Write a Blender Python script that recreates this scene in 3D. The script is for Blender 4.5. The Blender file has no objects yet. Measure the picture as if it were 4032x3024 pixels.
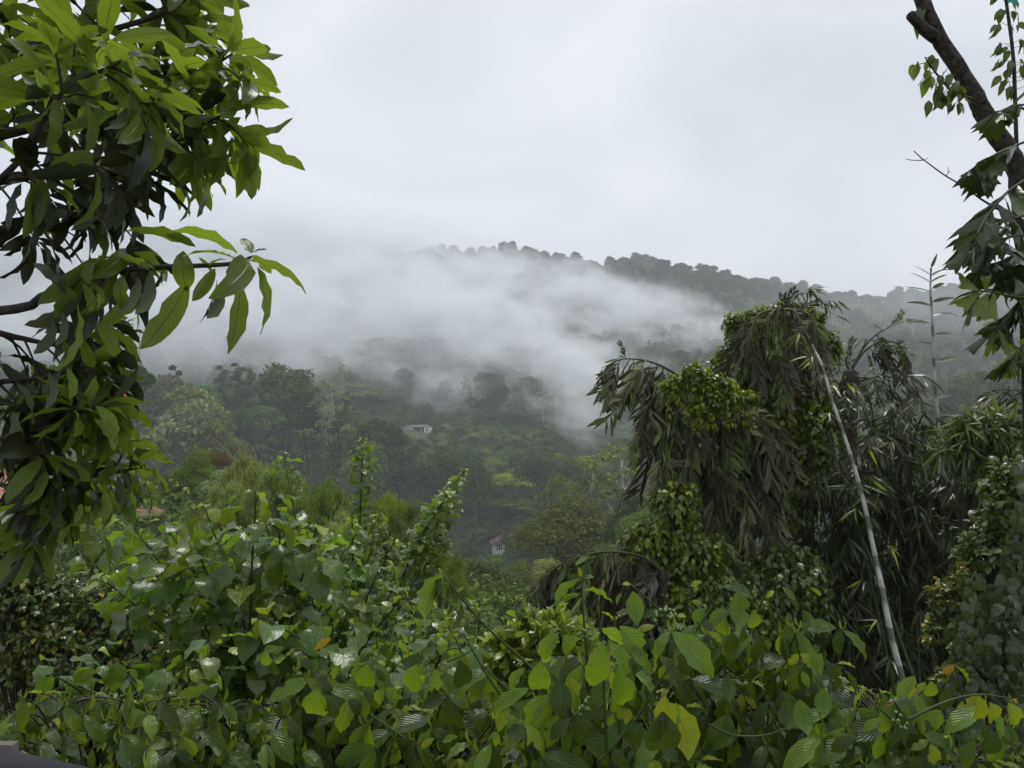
import bpy, math
import numpy as np
from mathutils import Matrix, Vector
from math import radians as rad, pi, sin, cos

SC = bpy.context.scene
COL = SC.collection

# ------------------------------------------------------------------ camera, sky, sun, exposure
PITCH = 2.0
FOC = 774.0                       # focal length in pixels of a 1024 wide picture
cam_d = bpy.data.cameras.new('camera')
cam = bpy.data.objects.new('camera', cam_d); COL.objects.link(cam)
cam.location = (0, 0, 0); cam.rotation_euler = (rad(90 + PITCH), 0, 0)
cam_d.sensor_width = 36.0; cam_d.lens = 36.0 * FOC / 1024.0
cam_d.clip_start = 0.05; cam_d.clip_end = 9000
cam_d.dof.use_dof = True; cam_d.dof.focus_distance = 5.0; cam_d.dof.aperture_fstop = 20.0
SC.camera = cam

SUN_EL, SUN_ROT = 69.0, 28.0     # high sun behind the cloud deck, ahead and to the right
world = bpy.data.worlds.new('World'); SC.world = world; world.use_nodes = True
wn, wl = world.node_tree.nodes, world.node_tree.links
wn.clear()
w_out = wn.new('ShaderNodeOutputWorld')
w_sky = wn.new('ShaderNodeTexSky'); w_sky.sky_type = 'NISHITA'; w_sky.sun_disc = False
w_sky.sun_elevation = rad(SUN_EL); w_sky.sun_rotation = rad(SUN_ROT)
w_b1 = wn.new('ShaderNodeBackground'); w_b1.inputs['Strength'].default_value = 0.05
wl.new(w_sky.outputs[0], w_b1.inputs[0])
w_tc = wn.new('ShaderNodeTexCoord'); w_mp = wn.new('ShaderNodeMapping')
w_mp.inputs['Scale'].default_value = (1.0, 1.0, 2.2); w_mp.inputs['Location'].default_value = (3.1, 0.7, 0.45)
w_nz = wn.new('ShaderNodeTexNoise'); w_nz.inputs['Scale'].default_value = 2.3
w_nz.inputs['Detail'].default_value = 5.0; w_nz.inputs['Roughness'].default_value = 0.45
w_nz.inputs['Distortion'].default_value = 0.6
w_rp = wn.new('ShaderNodeValToRGB')
w_rp.color_ramp.elements[0].position = 0.32; w_rp.color_ramp.elements[0].color = (0.338, 0.361, 0.391, 1)
w_rp.color_ramp.elements[1].position = 0.68; w_rp.color_ramp.elements[1].color = (0.468, 0.485, 0.507, 1)
w_b2 = wn.new('ShaderNodeBackground'); w_b2.inputs['Strength'].default_value = 1.0
wl.new(w_tc.outputs['Generated'], w_mp.inputs[0]); wl.new(w_mp.outputs[0], w_nz.inputs[0])
wl.new(w_nz.outputs[0], w_rp.inputs[0]); wl.new(w_rp.outputs[0], w_b2.inputs[0])
w_mx = wn.new('ShaderNodeMixShader'); w_mx.inputs[0].default_value = 0.93
wl.new(w_b1.outputs[0], w_mx.inputs[1]); wl.new(w_b2.outputs[0], w_mx.inputs[2])
wl.new(w_mx.outputs[0], w_out.inputs[0])

sun_d = bpy.data.lights.new('sun', 'SUN'); sun_d.energy = 1.5; sun_d.angle = rad(26); sun_d.color = (1, 0.97, 0.92)
sun = bpy.data.objects.new('sun', sun_d); COL.objects.link(sun)
# Nishita: rotation 0 = +Y, clockwise seen from above
_sd = Vector((sin(rad(SUN_ROT)) * cos(rad(SUN_EL)), cos(rad(SUN_ROT)) * cos(rad(SUN_EL)), sin(rad(SUN_EL))))
sun.rotation_euler = _sd.to_track_quat('Z', 'Y').to_euler()

SC.view_settings.view_transform = 'Standard'; SC.view_settings.look = 'None'
SC.view_settings.exposure = 1.02; SC.view_settings.gamma = 1.0; SC.view_settings.use_curve_mapping = False
SC.render.engine = 'CYCLES'
cy = SC.cycles
cy.max_bounces = 8; cy.diffuse_bounces = 3; cy.glossy_bounces = 2; cy.transmission_bounces = 3
cy.volume_bounces = 4; cy.transparent_max_bounces = 4
cy.caustics_reflective = False; cy.caustics_refractive = False
cy.sample_clamp_indirect = 4.0
cy.use_denoising = True
try:
    cy.denoiser = 'OPENIMAGEDENOISE'; cy.denoising_input_passes = 'RGB_ALBEDO_NORMAL'
except Exception:
    pass
cy.volume_max_steps = 1024

# ------------------------------------------------------------------ helpers
_c, _s = cos(rad(PITCH)), sin(rad(PITCH))
def P(px, py, Y):
    """the point at depth y = Y that the camera shows at (px, py) of a 1024x768 picture"""
    u, v = (px - 512.0) / FOC, (384.0 - py) / FOC
    dy, dz = _c - v * _s, _s + v * _c
    k = Y / dy
    return np.array((u * k, Y, dz * k))
def pix(p):
    p = np.atleast_2d(p)
    f = p[:, 1] * _c + p[:, 2] * _s
    up = -p[:, 1] * _s + p[:, 2] * _c
    f = np.where(np.abs(f) < 1e-6, 1e-6, f)
    return np.stack((512 + FOC * p[:, 0] / f, 384 - FOC * up / f, f), 1)
def PL(pts, Y0=None, Y1=None):
    """polyline from pixel points, (px,py,Y) or (px,py) with the depth going from Y0 to Y1"""
    out = []
    for i, q in enumerate(pts):
        Y = q[2] if len(q) > 2 else Y0 + (Y1 - Y0) * i / max(1, len(pts) - 1)
        out.append(P(q[0], q[1], Y))
    return np.array(out)
def nrm(v):
    v = np.asarray(v, float); n = np.linalg.norm(v)
    return v / n if n > 1e-9 else np.array((0., 0., 1.))
def spline(pts, n):
    pts = np.asarray(pts, float)
    if len(pts) < 3:
        t = np.linspace(0, 1, n)[:, None]
        return pts[0] * (1 - t) + pts[-1] * t
    q = np.vstack((2 * pts[0] - pts[1], pts, 2 * pts[-1] - pts[-2]))
    m = len(pts) - 1; out = []
    for s in np.linspace(0, m - 1e-6, n):
        i = int(s); t = s - i
        p0, p1, p2, p3 = q[i], q[i + 1], q[i + 2], q[i + 3]
        out.append(0.5 * (2 * p1 + (p2 - p0) * t + (2 * p0 - 5 * p1 + 4 * p2 - p3) * t * t + (3 * p1 - p0 - 3 * p2 + p3) * t ** 3))
    return np.array(out)
def frame(d, n):
    """3x3 with columns X = d, Z near n"""
    x = nrm(d); z = np.asarray(n, float) - np.dot(n, x) * x
    if np.linalg.norm(z) < 1e-4:
        z = np.cross(x, (0.3, 0.8, 0.5))
    z = nrm(z); y = np.cross(z, x)
    return np.stack((x, y, z), 1)

class Acc:
    """collects quads and links them as one mesh object"""
    def __init__(self):
        self.V, self.F, self.U, self.R, self.M, self.n = [], [], [], [], [], 0
    def add(self, v, f, uv, r=0.0, m=0):
        v = np.asarray(v, float); f = np.asarray(f, int)
        self.V.append(v); self.F.append(f + self.n); self.U.append(np.asarray(uv, float))
        self.R.append(np.full(len(v), r) if np.isscalar(r) else np.asarray(r, float)); self.M.append(np.full(len(f), m, int)); self.n += len(v)
    def tube(self, pts, r0, r1, sides=6, m=0, rng=None, bump=0.0, taper=1.0):
        pts = np.asarray(pts, float); n = len(pts)
        tan = np.gradient(pts, axis=0)
        ref = np.array((0.37, 0.11, 0.9)); a = np.linspace(0, 2 * pi, sides, endpoint=False)
        rings = []; t = np.linspace(0, 1, n)
        for i in range(n):
            x = nrm(tan[i]); y = nrm(np.cross(ref, x)); z = np.cross(x, y)
            rr = r0 + (r1 - r0) * t[i] ** taper
            k = rr * (1 + (rng.normal(0, bump, sides) if bump else 0))
            rings.append(pts[i] + (np.cos(a) * k)[:, None] * y + (np.sin(a) * k)[:, None] * z)
        v = np.vstack(rings); f = []
        for i in range(n - 1):
            for j in range(sides):
                k = (j + 1) % sides
                f.append((i * sides + j, i * sides + k, (i + 1) * sides + k, (i + 1) * sides + j))
        uv = np.stack((np.repeat(t, sides), np.tile(np.linspace(0, 1, sides), n)), 1)
        # end cap
        c = len(v); v = np.vstack((v, pts[-1] + nrm(tan[-1]) * r1 * 0.6)); uv = np.vstack((uv, (1, 0.5)))
        b = (n - 1) * sides
        for j in range(0, sides, 2):
            f.append((b + j, b + (j + 1) % sides, b + (j + 2) % sides, c))
        self.add(v, f, uv, 0.0, m)
    def box(self, lo, hi, m=0):
        x0, y0, z0 = lo; x1, y1, z1 = hi
        v = [(x0, y0, z0), (x1, y0, z0), (x1, y1, z0), (x0, y1, z0), (x0, y0, z1), (x1, y0, z1), (x1, y1, z1), (x0, y1, z1)]
        f = [(0, 3, 2, 1), (4, 5, 6, 7), (0, 1, 5, 4), (1, 2, 6, 5), (2, 3, 7, 6), (3, 0, 4, 7)]
        self.add(v, f, [(0, 0)] * 8, 0.0, m)
    def mesh(self, name, mats, smooth=True):
        me = bpy.data.meshes.new(name)
        if not self.V:
            return me
        V = np.vstack(self.V); F = np.vstack(self.F); U = np.vstack(self.U); R = np.concatenate(self.R); M = np.concatenate(self.M)
        nv, nf = len(V), len(F)
        me.vertices.add(nv); me.vertices.foreach_set('co', V.astype(np.float32).ravel())
        me.loops.add(nf * 4); me.loops.foreach_set('vertex_index', F.astype(np.int32).ravel())
        me.polygons.add(nf); me.polygons.foreach_set('loop_start', np.arange(0, nf * 4, 4, dtype=np.int32))
        try:
            me.polygons.foreach_set('loop_total', np.full(nf, 4, np.int32))
        except Exception:
            pass
        me.polygons.foreach_set('material_index', M.astype(np.int32))
        me.polygons.foreach_set('use_smooth', np.full(nf, bool(smooth)))
        uvl = me.uv_layers.new(name='UVMap')
        uvl.data.foreach_set('uv', U[F.ravel()].astype(np.float32).ravel())
        at = me.attributes.new('rnd', 'FLOAT', 'POINT'); at.data.foreach_set('value', R.astype(np.float32))
        for m in mats:
            me.materials.append(m)
        me.update(calc_edges=True)
        return me
    def build(self, name, mats, parent=None, smooth=True, loc=(0, 0, 0)):
        loc = np.asarray(loc, float)
        if self.V and np.any(loc):
            self.V = [v - loc for v in self.V]
        o = bpy.data.objects.new(name, self.mesh(name, mats, smooth)); COL.objects.link(o)
        if parent is not None:
            o.parent = parent
        else:
            o.location = loc
        return o

def empty(name, loc, label, cat, group=None):
    o = bpy.data.objects.new(name, None); COL.objects.link(o)
    o.location = tuple(float(c) for c in loc); o.empty_display_size = 0.2
    o['label'] = label; o['category'] = cat
    if group:
        o['group'] = group
    return o
def tag(o, label=None, cat=None, group=None, kind=None):
    for k, v in (('label', label), ('category', cat), ('group', group), ('kind', kind)):
        if v:
            o[k] = v
    return o
def relbuild(acc, name, mats, root, smooth=True):
    """build ACC (world coordinates) as a child of ROOT (which has a location only)"""
    loc = np.array(root.location)
    acc.V = [v - loc for v in acc.V]
    o = bpy.data.objects.new(name, acc.mesh(name, mats, smooth)); COL.objects.link(o); o.parent = root
    return o

# ------------------------------------------------------------------ materials
class NT:
    def __init__(self, name):
        self.m = bpy.data.materials.new(name); self.m.use_nodes = True
        self.t = self.m.node_tree; self.t.nodes.clear()
        self.out = self.t.nodes.new('ShaderNodeOutputMaterial')
    def n(self, typ, **kw):
        nd = self.t.nodes.new(typ)
        for k, v in kw.items():
            setattr(nd, k, v)
        return nd
    def l(self, a, b):
        self.t.links.new(a, b)
    def val(self, sock, v):
        if hasattr(v, 'is_linked') or hasattr(v, 'links'):
            self.l(v, sock)
        else:
            sock.default_value = v
    def math(self, op, a, b=0.0, clamp=False):
        nd = self.n('ShaderNodeMath', operation=op, use_clamp=clamp)
        self.val(nd.inputs[0], a); self.val(nd.inputs[1], b)
        return nd.outputs[0]
    def mix(self, f, a, b):
        nd = self.n('ShaderNodeMix', data_type='RGBA')
        self.val(nd.inputs[0], f); self.val(nd.inputs[6], a); self.val(nd.inputs[7], b)
        return nd.outputs[2]
    def ramp(self, f, stops):
        nd = self.n('ShaderNodeValToRGB'); r = nd.color_ramp
        while len(r.elements) < len(stops):
            r.elements.new(0.5)
        for e, (p, c) in zip(r.elements, stops):
            e.position = p; e.color = (*c, 1) if len(c) == 3 else c
        self.l(f, nd.inputs[0])
        return nd.outputs[0]
    def noise(self, scale, detail=3.0, vec=None, rough=0.5):
        nd = self.n('ShaderNodeTexNoise'); nd.inputs['Scale'].default_value = scale
        nd.inputs['Detail'].default_value = detail; nd.inputs['Roughness'].default_value = rough
        if vec is not None:
            self.l(vec, nd.inputs['Vector'])
        return nd.outputs[0]
    def coords(self, which='Object'):
        return self.n('ShaderNodeTexCoord').outputs[which]
    def rnd(self):
        a = self.n('ShaderNodeAttribute', attribute_name='rnd').outputs['Fac']
        b = self.n('ShaderNodeObjectInfo').outputs['Random']
        return self.math('FRACT', self.math('ADD', a, b))
C4 = lambda c: (c[0], c[1], c[2], 1.0)

def leaf_mat(name, dark, light, trans, tf=0.3, rough=0.3, veins=10, vk=0.35, bump=0.5, rib=False, vein_col=None, mottle=0.25, spec=0.5, back=None, wet=0.35):
    t = NT(name)
    dark = (dark[0] * 1.75, dark[1] * 1.42, dark[2] * 0.7); light = (light[0] * 1.85, light[1] * 1.45, light[2] * 0.7); trans = (trans[0] * 1.1, trans[1] * 1.05, trans[2])
    r = t.rnd()
    sep = t.n('ShaderNodeSeparateXYZ'); t.l(t.coords('UV'), sep.inputs[0])
    u, v = sep.outputs[0], sep.outputs[1]
    a = t.math('MULTIPLY', t.math('ABSOLUTE', t.math('SUBTRACT', v, 0.5)), 2.0)
    ph = t.math('SUBTRACT', t.math('MULTIPLY', u, float(veins)), t.math('MULTIPLY', a, float(veins) * vk))
    wob = t.noise(3.0, 2.0, t.coords('UV')); ph = t.math('ADD', ph, t.math('MULTIPLY', wob, 0.9))
    fr = t.math('ABSOLUTE', t.math('SUBTRACT', t.math('FRACT', ph), 0.5))      # 0 at a vein .. 0.5 between
    lat = t.math('SUBTRACT', 1.0, t.math('MULTIPLY', fr, 7.0 if rib else 9.0), clamp=True)
    mid = t.math('SUBTRACT', 1.0, t.math('MULTIPLY', a, 14.0), clamp=True)
    vein = t.math('MAXIMUM', t.math('MULTIPLY', lat, 0.7), mid)
    base = t.mix(r, C4(dark), C4(light))
    off = t.n('ShaderNodeVectorMath', operation='ADD'); t.l(t.coords('UV'), off.inputs[0])
    cmb = t.n('ShaderNodeCombineXYZ'); t.l(t.math('MULTIPLY', r, 37.0), cmb.inputs[0]); t.l(cmb.outputs[0], off.inputs[1])
    nz = t.noise(5.0, 3.0, off.outputs[0])
    base = t.mix(t.math('MULTIPLY', t.math('SUBTRACT', nz, 0.35, clamp=True), mottle * 4), base, C4([c * 0.55 for c in dark]))
    # a few brown specks
    spk = t.noise(16.0, 2.0, off.outputs[0])
    base = t.mix(t.math('MULTIPLY', t.math('GREATER_THAN', spk, 0.70), 0.55), base, (0.09, 0.06, 0.02, 1))
    vc = vein_col or [min(1.0, c * 1.9 + 0.02) for c in light]
    base = t.mix(t.math('MULTIPLY', vein, 0.75), base, C4(vc))
    geo = t.n('ShaderNodeNewGeometry')
    bk = back or [c * 1.25 + 0.012 for c in light]
    col = t.mix(geo.outputs['Backfacing'], base, t.mix(t.math('MULTIPLY', vein, 0.5), C4(bk), C4(dark)))
    pr = t.n('ShaderNodeBsdfPrincipled')
    t.l(col, pr.inputs['Base Color'])
    rr = t.math('ADD', t.math('MULTIPLY', geo.outputs['Backfacing'], 0.3), t.math('ADD', t.math('MULTIPLY', nz, 0.18), rough - 0.09))
    t.l(rr, pr.inputs['Roughness'])
    pr.inputs['Specular IOR Level'].default_value = spec
    if wet:
        t.l(t.math('MULTIPLY', t.math('SUBTRACT', 1.0, geo.outputs['Backfacing']), wet), pr.inputs['Coat Weight']); pr.inputs['Coat Roughness'].default_value = 0.2 if rib else 0.12; pr.inputs['Coat IOR'].default_value = 1.5
    if bump:
        h = t.math('MULTIPLY', fr, 2.0) if rib else t.math('SUBTRACT', 1.0, vein)
        h = t.math('ADD', h, t.math('MULTIPLY', nz, 0.6))
        b = t.n('ShaderNodeBump'); b.inputs['Strength'].default_value = bump; b.inputs['Distance'].default_value = 0.008 if rib else 0.009
        t.l(h, b.inputs['Height']); t.l(b.outputs[0], pr.inputs['Normal'])
    tr = t.n('ShaderNodeBsdfTranslucent')
    if bump:
        t.l(b.outputs[0], tr.inputs['Normal'])
    tc = t.mix(t.math('MULTIPLY', vein, 0.8), t.mix(r, C4(trans), C4([c * 0.62 for c in trans])), C4([c * 0.3 for c in trans]))
    t.l(tc, tr.inputs[0])
    mx = t.n('ShaderNodeMixShader'); mx.inputs[0].default_value = tf
    t.l(pr.outputs[0], mx.inputs[1]); t.l(tr.outputs[0], mx.inputs[2]); t.l(mx.outputs[0], t.out.inputs[0])
    return t.m

def crown_mat(name, dark, light, tf=0.3, gloss=False):
    """leaf clumps seen from far"""
    t = NT(name)
    dark = (dark[0] * 2.3, dark[1] * 2.2, dark[2] * 1.2); light = (light[0] * 2.6, light[1] * 2.4, light[2] * 1.2)
    a = t.n('ShaderNodeAttribute', attribute_name='rnd').outputs['Fac']
    b = t.n('ShaderNodeObjectInfo').outputs['Random']
    c1 = t.mix(a, C4(dark), C4(light))
    hs = t.n('ShaderNodeHueSaturation'); t.l(c1, hs.inputs['Color'])
    t.l(t.math('ADD', t.math('MULTIPLY', b, 0.06), 0.47), hs.inputs['Hue'])
    t.l(t.math('ADD', t.math('MULTIPLY', t.math('FRACT', t.math('MULTIPLY', b, 7.31)), 0.95), 0.52), hs.inputs['Value'])
    t.l(t.math('ADD', t.math('MULTIPLY', t.math('FRACT', t.math('MULTIPLY', b, 3.77)), 0.4), 0.72), hs.inputs['Saturation'])
    if gloss:
        d = t.n('ShaderNodeBsdfPrincipled'); d.inputs['Roughness'].default_value = 0.42; d.inputs['Specular IOR Level'].default_value = 0.4
        t.l(hs.outputs[0], d.inputs['Base Color'])
    else:
        d = t.n('ShaderNodeBsdfDiffuse'); t.l(hs.outputs[0], d.inputs[0])
    tr = t.n('ShaderNodeBsdfTranslucent'); t.l(hs.outputs[0], tr.inputs[0])
    mx = t.n('ShaderNodeMixShader'); mx.inputs[0].default_value = tf
    t.l(d.outputs[0], mx.inputs[1]); t.l(tr.outputs[0], mx.inputs[2]); t.l(mx.outputs[0], t.out.inputs[0])
    return t.m

def plain_mat(name, c1, c2, scale=8.0, rough=0.8, bump=0.3, dist=0.01, coords='Object', spec=0.3, detail=5.0):
    t = NT(name)
    nz = t.noise(scale, detail, t.coords(coords), 0.6)
    col = t.ramp(nz, [(0.32, c1), (0.68, c2)])
    pr = t.n('ShaderNodeBsdfPrincipled'); t.l(col, pr.inputs['Base Color'])
    pr.inputs['Roughness'].default_value = rough; pr.inputs['Specular IOR Level'].default_value = spec
    if bump:
        b = t.n('ShaderNodeBump'); b.inputs['Strength'].default_value = bump; b.inputs['Distance'].default_value = dist
        t.l(nz, b.inputs['Height']); t.l(b.outputs[0], pr.inputs['Normal'])
    t.l(pr.outputs[0], t.out.inputs[0])
    return t.m

MAT = {}
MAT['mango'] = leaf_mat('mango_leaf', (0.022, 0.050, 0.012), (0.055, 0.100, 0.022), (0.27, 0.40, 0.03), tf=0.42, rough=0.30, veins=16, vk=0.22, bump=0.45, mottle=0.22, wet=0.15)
MAT['mango_lit'] = leaf_mat('mango_leaf_lit', (0.034, 0.070, 0.014), (0.070, 0.125, 0.024), (0.27, 0.42, 0.03), tf=0.46, rough=0.30, veins=16, vk=0.22, bump=0.6, mottle=0.2, wet=0.15)  # lit copy of the mango leaf, light put into its colour
MAT['mango_dark'] = leaf_mat('mango_leaf_shaded', (0.006, 0.012, 0.006), (0.016, 0.027, 0.011), (0.05, 0.07, 0.006), tf=0.08, rough=0.36, veins=16, vk=0.22, bump=0.45, wet=0.12)  # mango leaf with the shade of the inner crown put into its colour
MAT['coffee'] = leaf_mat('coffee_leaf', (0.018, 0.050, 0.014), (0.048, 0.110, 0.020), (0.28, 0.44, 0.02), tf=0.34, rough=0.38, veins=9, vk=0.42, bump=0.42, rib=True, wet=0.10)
MAT['coffee_lit'] = leaf_mat('coffee_leaf_lit', (0.050, 0.115, 0.022), (0.088, 0.165, 0.028), (0.32, 0.52, 0.02), tf=0.32, rough=0.38, veins=9, vk=0.42, bump=0.42, rib=True, wet=0.10)  # lit copy of the coffee leaf, its brightness put into the colour
MAT['coffee_dark'] = leaf_mat('coffee_leaf_dark', (0.012, 0.032, 0.010), (0.028, 0.062, 0.016), (0.13, 0.21, 0.015), tf=0.2, rough=0.38, veins=9, vk=0.42, bump=0.42, rib=True, wet=0.10)  # darker copy of the coffee leaf, mixed in among the others
MAT['coffee_new'] = leaf_mat('coffee_leaf_new', (0.10, 0.18, 0.018), (0.17, 0.24, 0.022), (0.42, 0.52, 0.02), tf=0.34, rough=0.38, veins=9, vk=0.42, bump=0.5, rib=True, mottle=0.1, wet=0.06)
MAT['coffee_old'] = leaf_mat('coffee_leaf_yellow', (0.16, 0.12, 0.012), (0.26, 0.17, 0.015), (0.45, 0.34, 0.02), tf=0.3, rough=0.35, veins=11, vk=0.42, bump=0.5, rib=True)
MAT['heart'] = leaf_mat('heart_leaf', (0.024, 0.064, 0.018), (0.048, 0.108, 0.022), (0.27, 0.46, 0.03), tf=0.40, rough=0.33, veins=6, vk=0.6, bump=0.55, mottle=0.2)
MAT['heart_new'] = leaf_mat('heart_leaf_new', (0.09, 0.17, 0.022), (0.15, 0.22, 0.028), (0.40, 0.55, 0.03), tf=0.38, rough=0.35, veins=6, vk=0.6, bump=0.3, mottle=0.1)
MAT['pale_heart'] = leaf_mat('creeper_leaf', (0.019, 0.038, 0.022), (0.040, 0.064, 0.040), (0.15, 0.24, 0.04), tf=0.2, rough=0.36, veins=5, vk=0.6, bump=0.4, mottle=0.3)
MAT['lime'] = leaf_mat('lime_leaf', (0.075, 0.15, 0.022), (0.14, 0.21, 0.035), (0.36, 0.50, 0.04), tf=0.32, rough=0.35, veins=7, vk=0.4, bump=0.2, mottle=0.1)
MAT['lime_dark'] = leaf_mat('lime_leaf_old', (0.03, 0.07, 0.014), (0.07, 0.12, 0.022), (0.22, 0.32, 0.02), tf=0.25, rough=0.35, veins=7, vk=0.4, bump=0.2)
MAT['fish'] = leaf_mat('fishtail_leaf', (0.008, 0.020, 0.008), (0.020, 0.040, 0.014), (0.10, 0.15, 0.012), tf=0.16, rough=0.3, veins=3, vk=0.1, bump=0.3)
MAT['fish_lit'] = leaf_mat('fishtail_leaf_bright', (0.04, 0.085, 0.014), (0.075, 0.12, 0.02), (0.30, 0.40, 0.015), tf=0.3, rough=0.3, veins=3, vk=0.1, bump=0.3)  # brighter, yellower green than the other fishtail leaflets
MAT['bamboo'] = leaf_mat('bamboo_leaf', (0.009, 0.021, 0.011), (0.030, 0.052, 0.026), (0.11, 0.17, 0.04), tf=0.2, rough=0.32, veins=2, vk=0.0, bump=0.0, spec=0.35, wet=0.12)
MAT['bamboo_lit'] = leaf_mat('bamboo_leaf_young', (0.028, 0.060, 0.024), (0.070, 0.115, 0.045), (0.22, 0.34, 0.06), tf=0.3, rough=0.34, veins=2, vk=0.0, bump=0.0, spec=0.4, wet=0.15)  # brighter green bamboo leaf
MAT['bamboo_dry'] = leaf_mat('bamboo_leaf_dry', (0.026, 0.031, 0.034), (0.056, 0.066, 0.078), (0.11, 0.10, 0.07), tf=0.15, rough=0.6, veins=2, vk=0.0, bump=0.0, spec=0.2, wet=0.1)
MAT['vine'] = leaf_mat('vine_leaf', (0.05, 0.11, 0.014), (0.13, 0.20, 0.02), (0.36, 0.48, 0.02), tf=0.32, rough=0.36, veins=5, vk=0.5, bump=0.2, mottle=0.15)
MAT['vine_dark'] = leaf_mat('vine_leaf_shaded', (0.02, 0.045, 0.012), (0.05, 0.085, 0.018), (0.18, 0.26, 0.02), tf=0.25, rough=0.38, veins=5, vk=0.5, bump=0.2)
MAT['dead'] = leaf_mat('dead_palm_leaf', (0.016, 0.021, 0.020), (0.048, 0.060, 0.056), (0.08, 0.065, 0.04), tf=0.08, rough=0.65, veins=1, vk=0.0, bump=0.2, spec=0.25, back=(0.12, 0.105, 0.08), vein_col=(0.05, 0.042, 0.03), wet=0.1)
for _n, _d, _l in (('dead_dark', (0.009, 0.012, 0.011), (0.024, 0.030, 0.028)), ('dead_olive', (0.012, 0.030, 0.012), (0.034, 0.066, 0.028)), ('dead_pale', (0.034, 0.043, 0.044), (0.072, 0.090, 0.092))):
    MAT[_n] = leaf_mat(_n + '_palm_leaf', _d, _l, (0.05, 0.045, 0.02), tf=0.08, rough=0.6, veins=1, vk=0.0, bump=0.2, spec=0.3, wet=0.1)
MAT['shrub'] = leaf_mat('small_shrub_leaf', (0.024, 0.054, 0.018), (0.062, 0.105, 0.036), (0.2, 0.3, 0.04), tf=0.22, rough=0.34, veins=5, vk=0.5, bump=0.0)
MAT['shrub_yellow'] = leaf_mat('small_shrub_leaf_yellow', (0.13, 0.15, 0.04), (0.2, 0.2, 0.06), (0.35, 0.38, 0.08), tf=0.28, rough=0.4, veins=5, vk=0.5, bump=0.0)
MAT['bark'] = plain_mat('bark', (0.022, 0.017, 0.013), (0.075, 0.058, 0.045), 26, 0.85, 0.8, 0.02)
MAT['bark_lichen'] = plain_mat('bark_lichen', (0.012, 0.009, 0.008), (0.10, 0.085, 0.072), 34, 0.9, 1.0, 0.03, detail=9.0)
MAT['green_stem'] = plain_mat('green_stem', (0.022, 0.036, 0.010), (0.05, 0.068, 0.02), 14, 0.5, 0.2)
MAT['twig'] = plain_mat('twig', (0.025, 0.022, 0.015), (0.065, 0.058, 0.04), 30, 0.8, 0.3)
MAT['berry'] = plain_mat('coffee_berry', (0.07, 0.12, 0.025), (0.13, 0.19, 0.05), 5, 0.35, 0.0)
MAT['far_bark'] = plain_mat('far_bark', (0.05, 0.042, 0.035), (0.14, 0.125, 0.105), 1.5, 0.9, 0.0)
MAT['pale_bark'] = plain_mat('pale_bark', (0.22, 0.21, 0.19), (0.42, 0.41, 0.38), 1.2, 0.8, 0.0)
# ------------------------------------------------------------------ terrain
_sky_px = [(-500, 330), (-200, 300), (0, 268), (150, 262), (300, 258), (390, 253), (440, 248), (455, 245), (480, 247), (520, 253), (560, 261), (620, 266),
           (680, 271), (720, 277), (760, 284), (800, 290), (830, 291), (860, 296), (905, 297), (940, 291), (985, 286), (1024, 284), (1200, 278), (1500, 290)]
_rx = np.array([P(a, b, 900)[0] for a, b in _sky_px]); _rz = np.array([P(a, b, 900)[2] - 12.0 for a, b in _sky_px])
_by = np.array([-80, 0, 6, 25, 60, 100, 150, 200, 250, 300, 340, 362, 380, 430])
_bz = np.array([-4.5, -4.6, -5.2, -8.5, -17.5, -28, -37, -43, -43.5, -31, -19, -12, -10, 2])
def ground(x, y):
    x = np.asarray(x, float); y = np.asarray(y, float)
    b = np.interp(y, _by, _bz)
    ridge = np.interp(x, _rx, _rz)
    s = np.clip((y - 380) / 520.0, 0, 1)
    hill = -10 + (ridge + 10) * (0.75 * s + 0.25 * s * s * (3 - 2 * s))
    far = np.clip((y - 900) / 900.0, 0, 1)
    hill = hill * (1 - far) + (-20) * far
    z = np.where(y > 380, hill, b)
    # the spur on the left and the slope on the right
    z = z + 27 * np.exp(-((x + 105) / 62.0) ** 2 - ((y - 292) / 55.0) ** 2)
    z = z + 8.5 * np.exp(-((x + 26) / 16.0) ** 2 - ((y - 58) / 26.0) ** 2)
    z = z + 34 * np.exp(-((x - 215) / 80.0) ** 2 - ((y - 300) / 70.0) ** 2)
    w = np.clip((y - 90) / 200.0, 0, 1)
    z = z + w * (3.0 * np.sin(x * 0.031 + 1.3) * np.cos(y * 0.023) + 5.0 * np.sin(x * 0.013 + y * 0.007) * np.clip((y - 430) / 200, 0, 1))
    z = z - 6.0 * np.exp(-((x + 4) / 16.0) ** 2 - ((y - 228) / 26.0) ** 2)      # a level clearing round the valley house
    z = z + np.clip((y - 600) / 200, 0, 1) * np.clip((1000 - y) / 80, 0, 1) * (4.0 * np.sin(x * 0.045 + 0.7) + 3.0 * np.sin(x * 0.083 + 2.0))
    n = np.clip(y / 40.0, 0, 1)
    return z + n * 0.6 * np.sin(x * 0.21) * np.cos(y * 0.17)
_ys = np.concatenate((np.linspace(-60, 60, 41), np.arange(68, 1000, 8.0), np.arange(1010, 1300, 30.0), np.linspace(1330, 2300, 14)))
_xs = np.concatenate((np.linspace(-1500, -720, 14), np.arange(-700, -100, 14.0), np.arange(-100, 101, 5.0), np.arange(114, 701, 14.0), np.linspace(720, 1500, 14)))
_X, _Y = np.meshgrid(_xs, _ys)
_Z = ground(_X, _Y)
_a = Acc(); _nx = len(_xs); _ny = len(_ys)
_ii = (np.arange(_ny - 1)[:, None] * _nx + np.arange(_nx - 1)[None, :]).ravel()
_a.add(np.stack((_X.ravel(), _Y.ravel(), _Z.ravel()), 1), np.stack((_ii, _ii + 1, _ii + _nx + 1, _ii + _nx), 1), np.stack((_X.ravel(), _Y.ravel()), 1) * 0.01)
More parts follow.
